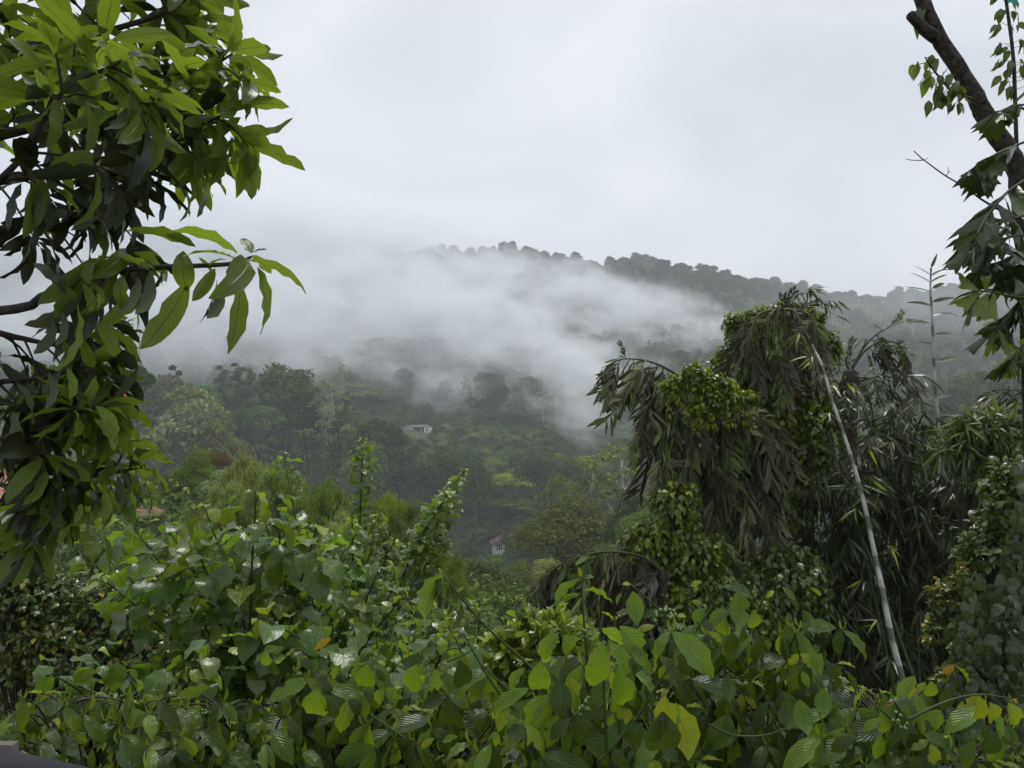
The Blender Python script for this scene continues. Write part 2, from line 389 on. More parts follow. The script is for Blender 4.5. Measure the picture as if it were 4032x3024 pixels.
MAT['soil'] = plain_mat('hill_ground', (0.016, 0.022, 0.010), (0.045, 0.055, 0.022), 0.35, 0.9, 0.5, 0.2, detail=8.0)
tag(_a.build('ground', [MAT['soil']]), 'green hillside ground falling to a valley and rising to the ridge', kind='structure')

# ------------------------------------------------------------------ haze and fog
def volume_mat(name, density, color=(0.94, 0.96, 0.985), aniso=0.0):
    t = NT(name)
    pv = t.n('ShaderNodeVolumePrincipled')
    pv.inputs['Color'].default_value = C4(color); pv.inputs['Density'].default_value = density
    pv.inputs['Anisotropy'].default_value = aniso
    t.l(pv.outputs[0], t.out.inputs['Volume'])
    return t, pv
_ht, _ = volume_mat('haze_air', 0.00042, (0.90, 0.945, 1.0))
_zt = 275.0
_a = Acc(); _a.box((-1520, -62, float(_Z.min()) - 3.0), (1520, 2310, _zt))
tag(_a.build('haze', [_ht.m], smooth=False), 'thin grey air over the whole valley', kind='stuff')

def fog_mat(name, density, scale, lo, hi, seed):
    t, pv = volume_mat(name, 0.0, (0.86, 0.89, 0.92), 0.2)
    tc = t.coords('Object')
    ln = t.n('ShaderNodeVectorMath', operation='LENGTH'); t.l(tc, ln.inputs[0])
    fall = t.math('SUBTRACT', 1.0, t.math('MULTIPLY', ln.outputs['Value'], 1.02), clamp=True)
    geo = t.n('ShaderNodeNewGeometry')
    mp = t.n('ShaderNodeMapping'); mp.inputs['Location'].default_value = (seed * 13.1, seed * 7.7, seed * 3.3)
    mp.inputs['Scale'].default_value = (1 / scale, 1 / (scale * 1.1), 1 / (scale * 0.62)); mp.inputs['Rotation'].default_value = (0, rad(-22), 0)
    t.l(geo.outputs['Position'], mp.inputs[0])
    nz = t.noise(1.0, 8.0, mp.outputs[0], 0.64)
    nz.node.inputs['Distortion'].default_value = 0.9
    mr = t.n('ShaderNodeMapRange', interpolation_type='SMOOTHSTEP')
    t.l(t.math('ADD', nz, t.math('MULTIPLY', fall, 0.45)), mr.inputs[0])
    mr.inputs[1].default_value = lo; mr.inputs[2].default_value = hi
    ed = t.n('ShaderNodeMapRange', interpolation_type='SMOOTHSTEP'); t.l(fall, ed.inputs[0])
    ed.inputs[1].default_value = 0.0; ed.inputs[2].default_value = 0.35
    t.l(t.math('MULTIPLY', t.math('MULTIPLY', mr.outputs[0], ed.outputs[0]), density), pv.inputs['Density'])
    try:
        t.m.cycles.volume_step_rate = 0.6
    except Exception:
        pass
    return t.m
def ico(name, loc, rx, ry, rz, roll=0.0):
    import bmesh
    bm = bmesh.new(); bmesh.ops.create_icosphere(bm, subdivisions=3, radius=1.0)
    me = bpy.data.meshes.new(name); bm.to_mesh(me); bm.free()
    o = bpy.data.objects.new(name, me); COL.objects.link(o)
    o.location = tuple(loc); o.scale = (rx, ry, rz); o.rotation_euler = (0, rad(roll), 0)
    return o
def on_slope(px, py):
    """where the camera's ray through (px, py) meets the ground of the far slope"""
    Ys = np.arange(300, 905, 2.0)
    q = np.array([P(px, py, y) for y in Ys]); g = ground(q[:, 0], q[:, 1])
    below = np.nonzero(q[:, 2] < g)[0]
    return q[below[0]] if len(below) else P(px, py, 880)
# px, py of the centre, height above the slope m, half width m, half length up the slope m, half thickness m, roll, density, noise size m, lo, hi, label
FOG = [
    (150, 300, 30, 330, 210, 84, 0, 0.036, 100, 0.44, 0.84, 'big white cloud hiding the left end of the ridge'),
    (370, 326, 30, 165, 150, 46, 8, 0.015, 56, 0.52, 0.88, 'white fog bank on the upper slope under the ridge top'),
    (560, 330, 28, 220, 115, 36, 16, 0.017, 36, 0.57, 0.87, 'ragged fog streaming right over the dark slope'),
    (665, 352, 26, 150, 95, 30, 20, 0.018, 32, 0.57, 0.90, 'thin fog tail at the right end of the ragged band'),
    (225, 372, 30, 230, 100, 42, 0, 0.019, 60, 0.44, 0.84, 'grey fog behind the treeline on the left'),
    (425, 402, 14, 78, 42, 15, 14, 0.036, 22, 0.60, 0.96, 'small wisp of fog above the white house'),
    (585, 428, 18, 58, 80, 20, 38, 0.040, 26, 0.57, 0.96, 'plume of fog running down the gully right of the house'),
    (520, 372, 24, 150, 105, 30, 24, 0.024, 38, 0.53, 0.92, 'fog veil behind the big dark tree'),
    (440, 384, 26, 170, 100, 34, 6, 0.0085, 46, 0.40, 0.82, 'thin grey veil over the lower slope round the white house'),
    (900, 350, 30, 200, 120, 40, 0, 0.003, 60, 0.50, 0.95, 'faint veil of mist on the right hill'),
]
def fog_body(name, label, lo_, hi_, step):
    """one closed body of air whose density is made of the banks and wisps listed in FOG"""
    t, pv = volume_mat('fog_air', 0.0, (0.86, 0.89, 0.92), 0.2)
    pos = t.n('ShaderNodeNewGeometry').outputs['Position']
    def nz(scale, seed):
        mp = t.n('ShaderNodeMapping'); mp.inputs['Location'].default_value = (seed * 13.1, seed * 7.7, seed * 3.3)
        mp.inputs['Scale'].default_value = (1 / scale, 1 / (scale * 1.1), 1 / (scale * 0.62)); mp.inputs['Rotation'].default_value = (0, rad(-22), 0)
        t.l(pos, mp.inputs[0]); return t.noise(1.0, 5.0, mp.outputs[0], 0.62)
    noises = {'big': nz(80, 1), 'small': nz(32, 6)}
    total = None
    for px, py, up, hw, hs, th, roll, dens, sc_, lo, hi, lab in FOG:
        c = on_slope(px, py) + np.array((0, -up * 0.35, up * 0.94))
        mp = t.n('ShaderNodeMapping', vector_type='TEXTURE'); mp.inputs['Location'].default_value = tuple(c)
        mp.inputs['Rotation'].default_value = (rad(20), rad(roll), 0); mp.inputs['Scale'].default_value = (hw, hs, th); t.l(pos, mp.inputs[0])
        ln = t.n('ShaderNodeVectorMath', operation='LENGTH'); t.l(mp.outputs[0], ln.inputs[0])
        fall = t.math('SUBTRACT', 1.0, ln.outputs['Value'], clamp=True)
        n = noises['big' if sc_ > 50 else 'small']
        mr = t.n('ShaderNodeMapRange', interpolation_type='SMOOTHSTEP'); t.l(t.math('ADD', n, t.math('MULTIPLY', fall, 0.45)), mr.inputs[0])
        mr.inputs[1].default_value = lo; mr.inputs[2].default_value = hi
        ed = t.n('ShaderNodeMapRange', interpolation_type='SMOOTHSTEP'); t.l(fall, ed.inputs[0]); ed.inputs[1].default_value = 0.0; ed.inputs[2].default_value = 0.35
        d = t.math('MULTIPLY', t.math('MULTIPLY', mr.outputs[0], ed.outputs[0]), dens)
        total = d if total is None else t.math('ADD', total, d)
    fl = t.n('ShaderNodeMapRange'); t.l(noises['small'], fl.inputs[0]); fl.inputs[1].default_value = 0.36; fl.inputs[2].default_value = 0.64; fl.inputs[3].default_value = 0.25; fl.inputs[4].default_value = 1.6
    t.l(t.math('MULTIPLY', total, fl.outputs[0]), pv.inputs['Density'])
    a = Acc(); a.box(lo_, hi_); v = a.V[0]
    for k in range(8):                                     # a slab that leans back with the slope
        v[k, 2] = (-62 if v[k, 1] < 500 else 128) if v[k, 2] < 0 else (78 if v[k, 1] < 500 else 272)
    o = a.build(name, [t.m], smooth=False)
    diag = math.dist(lo_, hi_)
    t.m.cycles.volume_step_rate = step / (diag / 10.0)
    return tag(o, label, kind='stuff')
fog_body('fog', 'white fog bank and torn wisps lying along the wooded slope', (-620, 325, -45), (400, 880, 262), 20.0)

# ------------------------------------------------------------------ tree kinds
def scatter(acc, Cn, D, N, L, W, r, m=0, bend=0.15):
    n = len(Cn)
    D = D / np.maximum(np.linalg.norm(D, axis=1, keepdims=True), 1e-6)
    N = N - (N * D).sum(1, keepdims=True) * D
    N = N / np.maximum(np.linalg.norm(N, axis=1, keepdims=True), 1e-6)
    S = np.cross(N, D); L = np.broadcast_to(np.asarray(L, float), (n,))[:, None]; W = np.broadcast_to(np.asarray(W, float), (n,))[:, None]
    v = np.stack((Cn - D * L * 0.5 - N * L * bend, Cn + S * W * 0.5, Cn + D * L * 0.5 - N * L * bend, Cn - S * W * 0.5), 1).reshape(-1, 3)
    f = np.arange(4 * n).reshape(-1, 4)
    uv = np.tile(np.array(((0, .5), (.5, 1), (1, .5), (.5, 0))), (n, 1))
    acc.add(v, f, uv, np.repeat(np.broadcast_to(np.asarray(r, float), (n,)), 4), m)
def unit(rng, n):
    v = rng.normal(size=(n, 3)); return v / np.linalg.norm(v, axis=1, keepdims=True)
def lobe(acc, rng, c, R, n, size, r0=0.5, droop=0.0, up=0.5, m=0, asp=0.55, shell=0.45):
    """leaf clumps through the outer part of an ellipsoid; r rises towards pale, young growth at random"""
    d = unit(rng, n); d[:, 2] = np.where(d[:, 2] < -0.55, -d[:, 2], d[:, 2])
    k = shell + (1 - shell) * rng.random(n) ** 0.6
    R = np.asarray(R, float)
    pos = np.asarray(c, float) + d * R * k[:, None] + rng.normal(0, 0.04, (n, 3)) * R
    nrm_ = d + rng.normal(0, 0.55, (n, 3)) + (0, 0, up)
    dirs = np.cross(unit(rng, n), nrm_) + d * 0.5 + np.array((0, 0, -droop))
    scatter(acc, pos, dirs, nrm_, size * rng.uniform(0.6, 1.4, n), size * asp * rng.uniform(0.7, 1.3, n), np.clip(r0 + rng.normal(0, 0.22, n), 0, 0.99), m)
def limbs(acc, rng, base, top, r0, targets, m=0):
    base = np.asarray(base, float); top = np.asarray(top, float)
    mid = (base + top) / 2 + rng.normal(0, 0.04, 3) * np.linalg.norm(top - base)
    tr = spline([base, mid, top], 7); acc.tube(tr, r0, r0 * 0.35, 6, m)
    for tg in targets:
        k = rng.uniform(0.45, 0.95); s = base + (top - base) * k
        q = (s + tg) / 2 + np.array((0, 0, -0.08)) * np.linalg.norm(tg - s)
        acc.tube(spline([s, q, tg], 5), r0 * 0.4 * (1.1 - k * 0.6), r0 * 0.08, 4, m)

def proto(kind, seed, fine=1.0):
    """(crown Acc, trunk Acc, height); FINE < 1 makes more and smaller clumps"""
    rng = np.random.default_rng(seed); cr, tk = Acc(), Acc()
    q = 1.0 / fine ** 2
    if kind == 'round':
        H, R = 14.0, 5.2; cs = []
        for i in range(11):
            a = i * 2.4 + rng.uniform(-.3, .3); rr = R * 0.62 * math.sqrt((i + 0.3) / 11)
            cs.append(np.array((rr * cos(a), rr * sin(a), 8.6 + 3.4 * (1 - (rr / R / 0.62) ** 2) * rng.uniform(0.6, 1.1) - rng.uniform(0, 1.2))))
        for c in cs:
            lobe(cr, rng, c, np.array((2.3, 2.3, 1.9)) * rng.uniform(0.8, 1.2), int(190 * q), 0.75 * fine, rng.uniform(0.25, 0.7))
        limbs(tk, rng, (0, 0, -1), (0, 0, 9), 0.35, cs)
    elif kind == 'dome':
        H, R = 20.0, 7.0; cs = []
        for i in range(17):
            a = i * 2.4; tz = rng.uniform(0, 1); rr = R * 0.72 * math.sqrt(1 - tz * tz * 0.9) * rng.uniform(0.6, 1)
            cs.append(np.array((rr * cos(a), rr * sin(a), 9.5 + 8.6 * tz)))
        for c in cs:
            lobe(cr, rng, c, np.array((2.5, 2.5, 1.9)) * rng.uniform(0.8, 1.2), int(200 * q), 0.75 * fine, rng.uniform(0.2, 0.55))
        limbs(tk, rng, (0, 0, -1), (0, 0, 14), 0.5, cs)
    elif kind == 'tall':
        H = 19.0; cs = []
        for i in range(13):
            z = 5.5 + 13 * i / 12.0; rr = (1.9 * (1 - (z - 5.5) / 15.5) + 0.35) * rng.uniform(0.5, 1.0); a = i * 2.4 + rng.uniform(-.4, .4)
            cs.append(np.array((rr * cos(a), rr * sin(a), z)))
        for i, c in enumerate(cs):
            s = 1.45 * (1 - i / 20.0) * rng.uniform(0.8, 1.25)
            lobe(cr, rng, c, (s * 1.1, s * 1.1, s), int(95 * q), 0.62 * fine, rng.uniform(0.3, 0.7))
        limbs(tk, rng, (0, 0, -1), (0, 0, 18), 0.3, cs)
    elif kind == 'flat':
        H = 13.0; cs = []
        for i in range(14):
            a = i * 2.4; rr = 5.6 * math.sqrt((i + .2) / 14)
            cs.append(np.array((rr * cos(a), rr * sin(a), 11.2 - 0.05 * rr * rr + rng.uniform(-1.6, 0.7))))
        for c in cs:
            lobe(cr, rng, c, np.array((2.2, 2.2, 0.7)) * rng.uniform(0.8, 1.25), int(130 * q), 0.6 * fine, rng.uniform(0.3, 0.8), up=1.2)
        limbs(tk, rng, (0, 0, -1), (0.3, 0, 8), 0.32, cs)
    elif kind == 'airy':
        H = 21.0; cs = []
        for i in range(15):
            a = rng.uniform(0, 2 * pi); tz = (i + 0.5) / 15; z = 8.5 + 11.5 * tz; rr = 3.6 * math.sqrt(max(0.05, 1 - (2 * tz - 0.9) ** 2)) * rng.uniform(0.4, 1.05)
            cs.append(np.array((rr * cos(a), rr * sin(a), z)))
        for c in cs:
            lobe(cr, rng, c, np.array((1.5, 1.5, 0.9)) * rng.uniform(0.7, 1.3), int(70 * q), 0.5 * fine, rng.uniform(0.4, 0.9), shell=0.1)
        limbs(tk, rng, (0, 0, -1), (0.5, 0, 18.5), 0.27, cs)
    elif kind == 'cone':
        H = 14.0; cs = []
        for i in range(12):
            z = 2.5 + 11 * i / 11.0; rr = 2.7 * (1 - i / 12.0) * rng.uniform(0.4, 0.9); a = i * 2.4
            cs.append(np.array((rr * cos(a), rr * sin(a), z)))
        for i, c in enumerate(cs):
            s = 1.9 * (1 - i / 15.0)
            lobe(cr, rng, c, (s, s, s * 0.75), int(110 * q), 0.6 * fine, rng.uniform(0.1, 0.4), droop=0.6)
        limbs(tk, rng, (0, 0, -1), (0, 0, 13), 0.3, cs[:6])
    elif kind == 'shrubby':
        H = 5.0; cs = []
        for i in range(9):
            a = i * 2.4; rr = 2.6 * math.sqrt((i + .2) / 9)
            cs.append(np.array((rr * cos(a), rr * sin(a), 3.4 - 0.22 * rr * rr + rng.uniform(-.5, .4))))
        for c in cs:
            lobe(cr, rng, c, np.array((1.5, 1.5, 1.2)) * rng.uniform(0.8, 1.2), int(150 * q), 0.5 * fine, rng.uniform(0.25, 0.75))
        lobe(cr, rng, (0, 0, 1.2), (3.0, 3.0, 1.5), int(250 * q), 0.55 * fine, 0.35)
        limbs(tk, rng, (0, 0, -1), (0, 0, 3), 0.15, cs)
    elif kind == 'bamboo':
        H = 12.0; cs = []
        for i in range(26):
            a = i * 2.4; sp = rng.uniform(0.6, 4.6); hh = 11.5 - 0.16 * sp * sp + rng.uniform(-2.5, 0)
            top = np.array((sp * cos(a), sp * sin(a), hh)); tip = top + np.array((cos(a), sin(a), 0)) * 1.3 + (0, 0, -1.6)
            path = spline([(0.1 * sp * cos(a), 0.1 * sp * sin(a), -0.5), top * (0.55, 0.55, 0.7), top, tip], 9)
            tk.tube(path, 0.07, 0.02, 4)
            n = int(120 * q); k = rng.uniform(0.42, 1.0, n); idx = k * 8
            i0 = np.minimum(idx.astype(int), 7); fr = (idx - i0)[:, None]
            pos = path[i0] * (1 - fr) + path[i0 + 1] * fr + rng.normal(0, 0.42, (n, 3))
            dirs = rng.normal(0, 0.35, (n, 3)) + np.array((cos(a) * 0.35, sin(a) * 0.35, -1.0))
            scatter(cr, pos, dirs, rng.normal(0, 1, (n, 3)) + (0, 0, 0.5), 1.0 * fine * rng.uniform(0.6, 1.5, n), 0.26 * fine, np.clip(rng.normal(0.5, 0.25, n), 0, 0.99))
    return cr, tk, H

MAT['crown_mid'] = crown_mat('crown_green', (0.020, 0.042, 0.016), (0.068, 0.104, 0.038))
MAT['crown_dark'] = crown_mat('crown_dark_green', (0.011, 0.024, 0.012), (0.040, 0.062, 0.028))
MAT['crown_pale'] = crown_mat('crown_grey_green', (0.038, 0.058, 0.032), (0.088, 0.108, 0.066))
MAT['crown_lime'] = crown_mat('crown_lime', (0.034, 0.066, 0.018), (0.085, 0.125, 0.042), 0.3)
MAT['crown_olive'] = crown_mat('crown_olive', (0.026, 0.040, 0.014), (0.070, 0.086, 0.036), 0.22)
MAT['crown_brown'] = crown_mat('crown_olive_brown', (0.014, 0.020, 0.009), (0.040, 0.047, 0.024), 0.22)
MAT['crown_rust'] = crown_mat('crown_rust', (0.034, 0.028, 0.016), (0.072, 0.055, 0.034), 0.2)
MAT['crown_bamboo'] = crown_mat('crown_bamboo', (0.044, 0.078, 0.024), (0.125, 0.165, 0.058), 0.32)

PROTO = {}; _pole = {}
def get_proto(kind, var, mat, fine=1.0, bark='far_bark'):
    key = (kind, var, mat, fine, bark)
    if key not in PROTO:
        cr, tk, H = proto(kind, 100 + var * 17 + len(kind), fine)
        PROTO[key] = (cr.mesh('crown', [MAT[mat]]), tk.mesh('trunk', [MAT[bark]]), H)
    return PROTO[key]
def tree(name, kind, var, mat, base, height, label, cat='tree', group=None, rot=0.0, wide=1.0, fine=1.0, bark='far_bark'):
    cm, tm, H = get_proto(kind, var, mat, fine, bark)
    r = empty(name, base, label, cat, group)
    k = height / H; kz = min(k, 1.35 * k * wide); lift = height - H * kz
    for nm, me in (('trunk', tm), ('crown', cm)):
        o = bpy.data.objects.new(nm, me); COL.objects.link(o); o.parent = r
        o.scale = (k * wide, k * wide, kz); o.rotation_euler = (0, 0, rot); o.location = (0, 0, lift)
    if lift > 0.5:
        if 'pole' not in _pole:
            a = Acc(); a.tube(np.array([(0, 0, 0), (0.06, 0.03, 0.35), (-0.03, 0.05, 0.7), (0, 0, 1.0)]), 1.25, 1.0, 7); _pole['pole'] = a
        if bark not in _pole:
            _pole[bark] = _pole['pole'].mesh('lower_trunk', [MAT[bark]])
        w = {'tall': .3, 'airy': .27, 'dome': .5, 'bamboo': .5, 'shrubby': .15}.get(kind, .34) * k * wide
        o = bpy.data.objects.new('lower_trunk', _pole[bark]); COL.objects.link(o); o.parent = r
        o.scale = (w, w, lift + 1.0); o.location = (0, 0, -1.0)
    return r
def tree_px(name, kind, var, mat, px, py, Y, label, wide=1.0, group=None, rot=0.0, fine=1.0, bark='far_bark', cat='tree', width_px=None, minh=3.0):
    """a tree whose top shows at (px, py), standing on the ground at depth Y"""
    t = P(px, py, Y); g = float(ground(t[0], Y)); h = max(minh, t[2] - g)
    if width_px:
        cm, tm, H = get_proto(kind, var, mat, fine, bark)
        xs = np.empty(len(cm.vertices) * 3, np.float32); cm.vertices.foreach_get('co', xs)
        w0 = np.percentile(xs[0::3], 97) - np.percentile(xs[0::3], 3)
        h = max(h, 0.62 * H * (width_px * Y / FOC) / w0)      # a broad crown needs its height: the trunk's foot goes into the ground
        wide = (width_px * Y / FOC) / (w0 * h / H)
    return tree(name, kind, var, mat, (t[0], Y, t[2] - h), h, label, cat, group, rot, wide, fine, bark)

# ------------------------------------------------------------------ far forest: past the trees one can pick out it is one mass
def instanced(name, label, pts, kinds, seed, smin, smax, pick=None):
    rng = np.random.default_rng(seed)
    ng = bpy.data.node_groups.new(name + '_nodes', 'GeometryNodeTree')
    ng.interface.new_socket(name='Geometry', in_out='INPUT', socket_type='NodeSocketGeometry')
    ng.interface.new_socket(name='Geometry', in_out='OUTPUT', socket_type='NodeSocketGeometry')
    gi = ng.nodes.new('NodeGroupInput'); go = ng.nodes.new('NodeGroupOutput')
    join = ng.nodes.new('GeometryNodeGeometryToInstance')
    for kind, var, mat, bark in kinds:
        cm, tm, H = get_proto(kind, var, mat, 1.0, bark)
        acc = bpy.data.meshes.new('forest_tree')
        nv, nv2 = len(cm.vertices), len(tm.vertices)
        V = np.empty(nv * 3, np.float32); cm.vertices.foreach_get('co', V); V2 = np.empty(nv2 * 3, np.float32); tm.vertices.foreach_get('co', V2)
        F = np.empty(len(cm.loops), np.int32); cm.loops.foreach_get('vertex_index', F); F2 = np.empty(len(tm.loops), np.int32); tm.loops.foreach_get('vertex_index', F2)
        R = np.empty(nv, np.float32); cm.attributes['rnd'].data.foreach_get('value', R)
        A = Acc(); A.add(V.reshape(-1, 3), F.reshape(-1, 4), np.zeros((nv, 2)), R, 0); A.add(V2.reshape(-1, 3), F2.reshape(-1, 4), np.zeros((nv2, 2)), 0.0, 1)
        me = A.mesh('forest_tree', [MAT[mat], MAT[bark]])
        ob = bpy.data.objects.new('forest_tree_model', me)      # never linked: only the points below show it
        oi = ng.nodes.new('GeometryNodeObjectInfo'); oi.inputs['Object'].default_value = ob
        try:
            oi.inputs['As Instance'].default_value = True
        except Exception:
            pass
        ng.links.new(oi.outputs['Geometry'], join.inputs[0])
    iop = ng.nodes.new('GeometryNodeInstanceOnPoints')
    iop.inputs['Pick Instance'].default_value = True
    ng.links.new(gi.outputs[0], iop.inputs['Points']); ng.links.new(join.outputs[0], iop.inputs['Instance'])
    def attr(nm, typ):
        a = ng.nodes.new('GeometryNodeInputNamedAttribute'); a.data_type = typ; a.inputs[0].default_value = nm
        return a.outputs[0]
    ng.links.new(attr('pick', 'INT'), iop.inputs['Instance Index'])
    ng.links.new(attr('size', 'FLOAT_VECTOR'), iop.inputs['Scale'])
    e2r = None
    ng.links.new(attr('turn', 'FLOAT_VECTOR'), iop.inputs['Rotation'])
    ng.links.new(iop.outputs[0], go.inputs[0])
    me = bpy.data.meshes.new(name); n = len(pts)
    me.vertices.add(n); me.vertices.foreach_set('co', np.asarray(pts, np.float32).ravel())
    s = rng.uniform(smin, smax, n); w = rng.uniform(0.85, 1.2, n)
    a = me.attributes.new('size', 'FLOAT_VECTOR', 'POINT'); a.data.foreach_set('vector', np.stack((s * w, s * w, s), 1).astype(np.float32).ravel())
    t = np.zeros((n, 3), np.float32); t[:, 2] = rng.uniform(0, 2 * pi, n)
    a = me.attributes.new('turn', 'FLOAT_VECTOR', 'POINT'); a.data.foreach_set('vector', t.ravel())
    a = me.attributes.new('pick', 'INT', 'POINT'); a.data.foreach_set('value', (rng.integers(0, len(kinds), n) if pick is None else len(kinds) - 1 - np.asarray(pick)).astype(np.int32))
    o = bpy.data.objects.new(name, me); COL.objects.link(o)
    md = o.modifiers.new('plants', 'NODES'); md.node_group = ng
    return tag(o, label, kind='stuff')

def area(rng, n, x0, x1, y0, y1):
    p = np.stack((rng.uniform(x0, x1, n), rng.uniform(y0, y1, n)), 1); return p
rng = np.random.default_rng(5)
HOUSE1 = P(418, 429, 370); HOUSE2 = P(498, 548, 240)
# jittered grid over the big slope
gx, gy = np.meshgrid(np.arange(-760, 760, 7.2), np.arange(396, 960, 7.2))
pts = np.stack((gx.ravel(), gy.ravel()), 1) + rng.uniform(-4, 4, (gx.size, 2))
f = pix(np.stack((pts[:, 0], pts[:, 1], ground(pts[:, 0], pts[:, 1])), 1))
keep = (f[:, 0] > -90) & (f[:, 0] < 1110) & (rng.random(len(pts)) < 0.93)
keep &= ~((np.abs(pts[:, 0] - HOUSE1[0]) < 26) & (pts[:, 1] < 470) & (rng.random(len(pts)) < 0.75))
pts = pts[keep]
p3 = np.column_stack((pts, ground(pts[:, 0], pts[:, 1])))
instanced('hill_forest', 'unbroken forest covering the foggy hill up to the ridge', p3,
          [('round', 0, 'crown_mid', 'far_bark'), ('round', 1, 'crown_dark', 'far_bark'), ('dome', 0, 'crown_dark', 'far_bark'), ('round', 2, 'crown_pale', 'far_bark'), ('flat', 0, 'crown_mid', 'far_bark'),
           ('airy', 0, 'crown_pale', 'pale_bark'), ('tall', 0, 'crown_mid', 'far_bark')], 11, 0.58, 1.15,
          np.where(rng.random(len(p3)) < np.where(p3[:, 1] > 720, 1.0, 0.74), rng.integers(0, 4, len(p3)), rng.integers(4, 7, len(p3))))
# plantation shrubs between the trees
gx, gy = np.meshgrid(np.arange(-300, 330, 4.2), np.arange(120, 470, 4.2))
pts = np.stack((gx.ravel(), gy.ravel()), 1) + rng.uniform(-2, 2, (gx.size, 2))
f = pix(np.stack((pts[:, 0], pts[:, 1], ground(pts[:, 0], pts[:, 1])), 1))
keep = (f[:, 0] > -40) & (f[:, 0] < 1060)
keep &= ~((np.abs(pts[:, 0] - HOUSE1[0]) < 9) & (pts[:, 1] > 340) & (pts[:, 1] < 384))
keep &= ~((np.abs(pts[:, 0] - HOUSE2[0] - 2) < 7) & (pts[:, 1] > 200) & (pts[:, 1] < 254))
pts = pts[keep]; p3 = np.column_stack((pts, ground(pts[:, 0], pts[:, 1])))
instanced('plantation_shrubs', 'dense low plantation shrubs covering the lower slopes', p3,
          [('shrubby', 0, 'crown_mid', 'far_bark'), ('shrubby', 1, 'crown_dark', 'far_bark'), ('shrubby', 2, 'crown_mid', 'far_bark')], 12, 0.5, 0.95)

# ------------------------------------------------------------------ houses on the slopes
MAT['white'] = plain_mat('whitewash', (0.74, 0.73, 0.72), (0.86, 0.86, 0.85), 0.8, 0.85, 0.05)
MAT['glass_dark'] = plain_mat('dark_opening', (0.02, 0.022, 0.025), (0.035, 0.038, 0.04), 2.0, 0.25, 0.0)
MAT['tile'] = plain_mat('red_roof_tile', (0.040, 0.018, 0.016), (0.085, 0.038, 0.033), 1.6, 0.75, 0.2)
MAT['tile_brown'] = plain_mat('brown_roof_tile', (0.13, 0.075, 0.05), (0.22, 0.13, 0.09), 1.2, 0.8, 0.2)
MAT['tile_pink'] = plain_mat('salmon_roof_tile', (0.22, 0.10, 0.075), (0.34, 0.17, 0.13), 1.6, 0.8, 0.2)
MAT['sheet'] = plain_mat('grey_roof_sheet', (0.06, 0.06, 0.06), (0.10, 0.098, 0.095), 1.2, 0.7, 0.1)
MAT['earth'] = plain_mat('bare_earth', (0.11, 0.055, 0.04), (0.19, 0.11, 0.08), 0.6, 0.9, 0.3)
def part(root, name, mat, *boxes, **kw):
    a = Acc()
    for lo, hi in boxes:
        a.box(lo, hi)
    o = bpy.data.objects.new(name, a.mesh(name, [MAT[mat]], False)); COL.objects.link(o); o.parent = kw.get('parent', root)
    return o
def hip_roof(root, name, mat, x0, x1, y0, y1, z, h, inset, parent=None, thick=0.12):
    a = Acc(); ym = (y0 + y1) / 2
    v = [(x0, y0, z), (x1, y0, z), (x1, y1, z), (x0, y1, z), (x0 + inset, ym, z + h), (x1 - inset, ym, z + h), (x0, y0, z - thick), (x1, y0, z - thick), (x1, y1, z - thick), (x0, y1, z - thick)]
    fq = [(0, 1, 5, 4), (2, 3, 4, 5), (3, 0, 4, 4), (1, 2, 5, 5), (6, 9, 8, 7), (0, 6, 7, 1), (1, 7, 8, 2), (2, 8, 9, 3), (3, 9, 6, 0)]
    me = bpy.data.meshes.new(name); me.from_pydata(v, [], [tuple(dict.fromkeys(q)) for q in fq]); me.materials.append(MAT[mat])
    o = bpy.data.objects.new(name, me); COL.objects.link(o); o.parent = parent or root
    return o
# the house in the fog
g1 = P(418.3, 432.6, 370)
hs = empty('hillside_house', g1, 'long white house with open veranda and two white end rooms below the fog', 'house')
part(hs, 'wall', 'white', ((-6.1, 0, 0), (-2.8, 5, 2.5)), )
part(hs, 'wall', 'white', ((2.7, 0, 0), (6.1, 5, 2.6)))
part(hs, 'wall', 'sheet', ((-2.78, 2.6, 0), (2.68, 4.9, 2.4)))
part(hs, 'plinth', 'tile_brown', ((-6.15, -0.1, -1.3), (-2.7, 5.1, -0.01)), ((-2.69, -0.1, -1.3), (6.15, 5.1, -0.012)))
part(hs, 'window', 'glass_dark', ((-4.75, -0.04, 0.7), (-4.05, 0.1, 1.75)))
part(hs, 'window', 'glass_dark', ((3.85, -0.04, 0.7), (4.55, 0.1, 1.7)))
part(hs, 'door', 'glass_dark', ((-0.3, 2.52, 0), (1.0, 2.62, 2.0)))
for x in (-2.0, 1.3):
    part(hs, 'pillar', 'white', ((x - 0.14, -0.06, -0.4), (x + 0.14, 0.2, 2.2)))
part(hs, 'veranda_beam', 'sheet', ((-2.75, -0.08, 2.21), (2.65, 0.22, 2.4)))
hip_roof(hs, 'roof', 'sheet', -6.3, 6.3, -0.4, 5.5, 2.72, 1.0, 2.4)
a = Acc(); rr = np.random.default_rng(3)
nu, nv_ = 14, 8; U, Vv = np.meshgrid(np.linspace(0, 1, nu), np.linspace(0, 1, nv_))
xx = g1[0] - 8 + U * 17; yy = 369.5 - Vv * 12
zz = g1[2] - 0.9 - Vv * 4.4 + rr.normal(0, 0.12, U.shape); zz[0] = g1[2] - 0.75
ii = (np.arange(nv_ - 1)[:, None] * nu + np.arange(nu - 1)[None, :]).ravel()
a.add(np.stack((xx.ravel(), yy.ravel(), zz.ravel()), 1), np.stack((ii, ii + nu, ii + nu + 1, ii + 1), 1), np.stack((U.ravel(), Vv.ravel()), 1))
tag(a.build('earth_bank', [MAT['earth']]), 'bare brown earth bank below the white house', kind='structure')
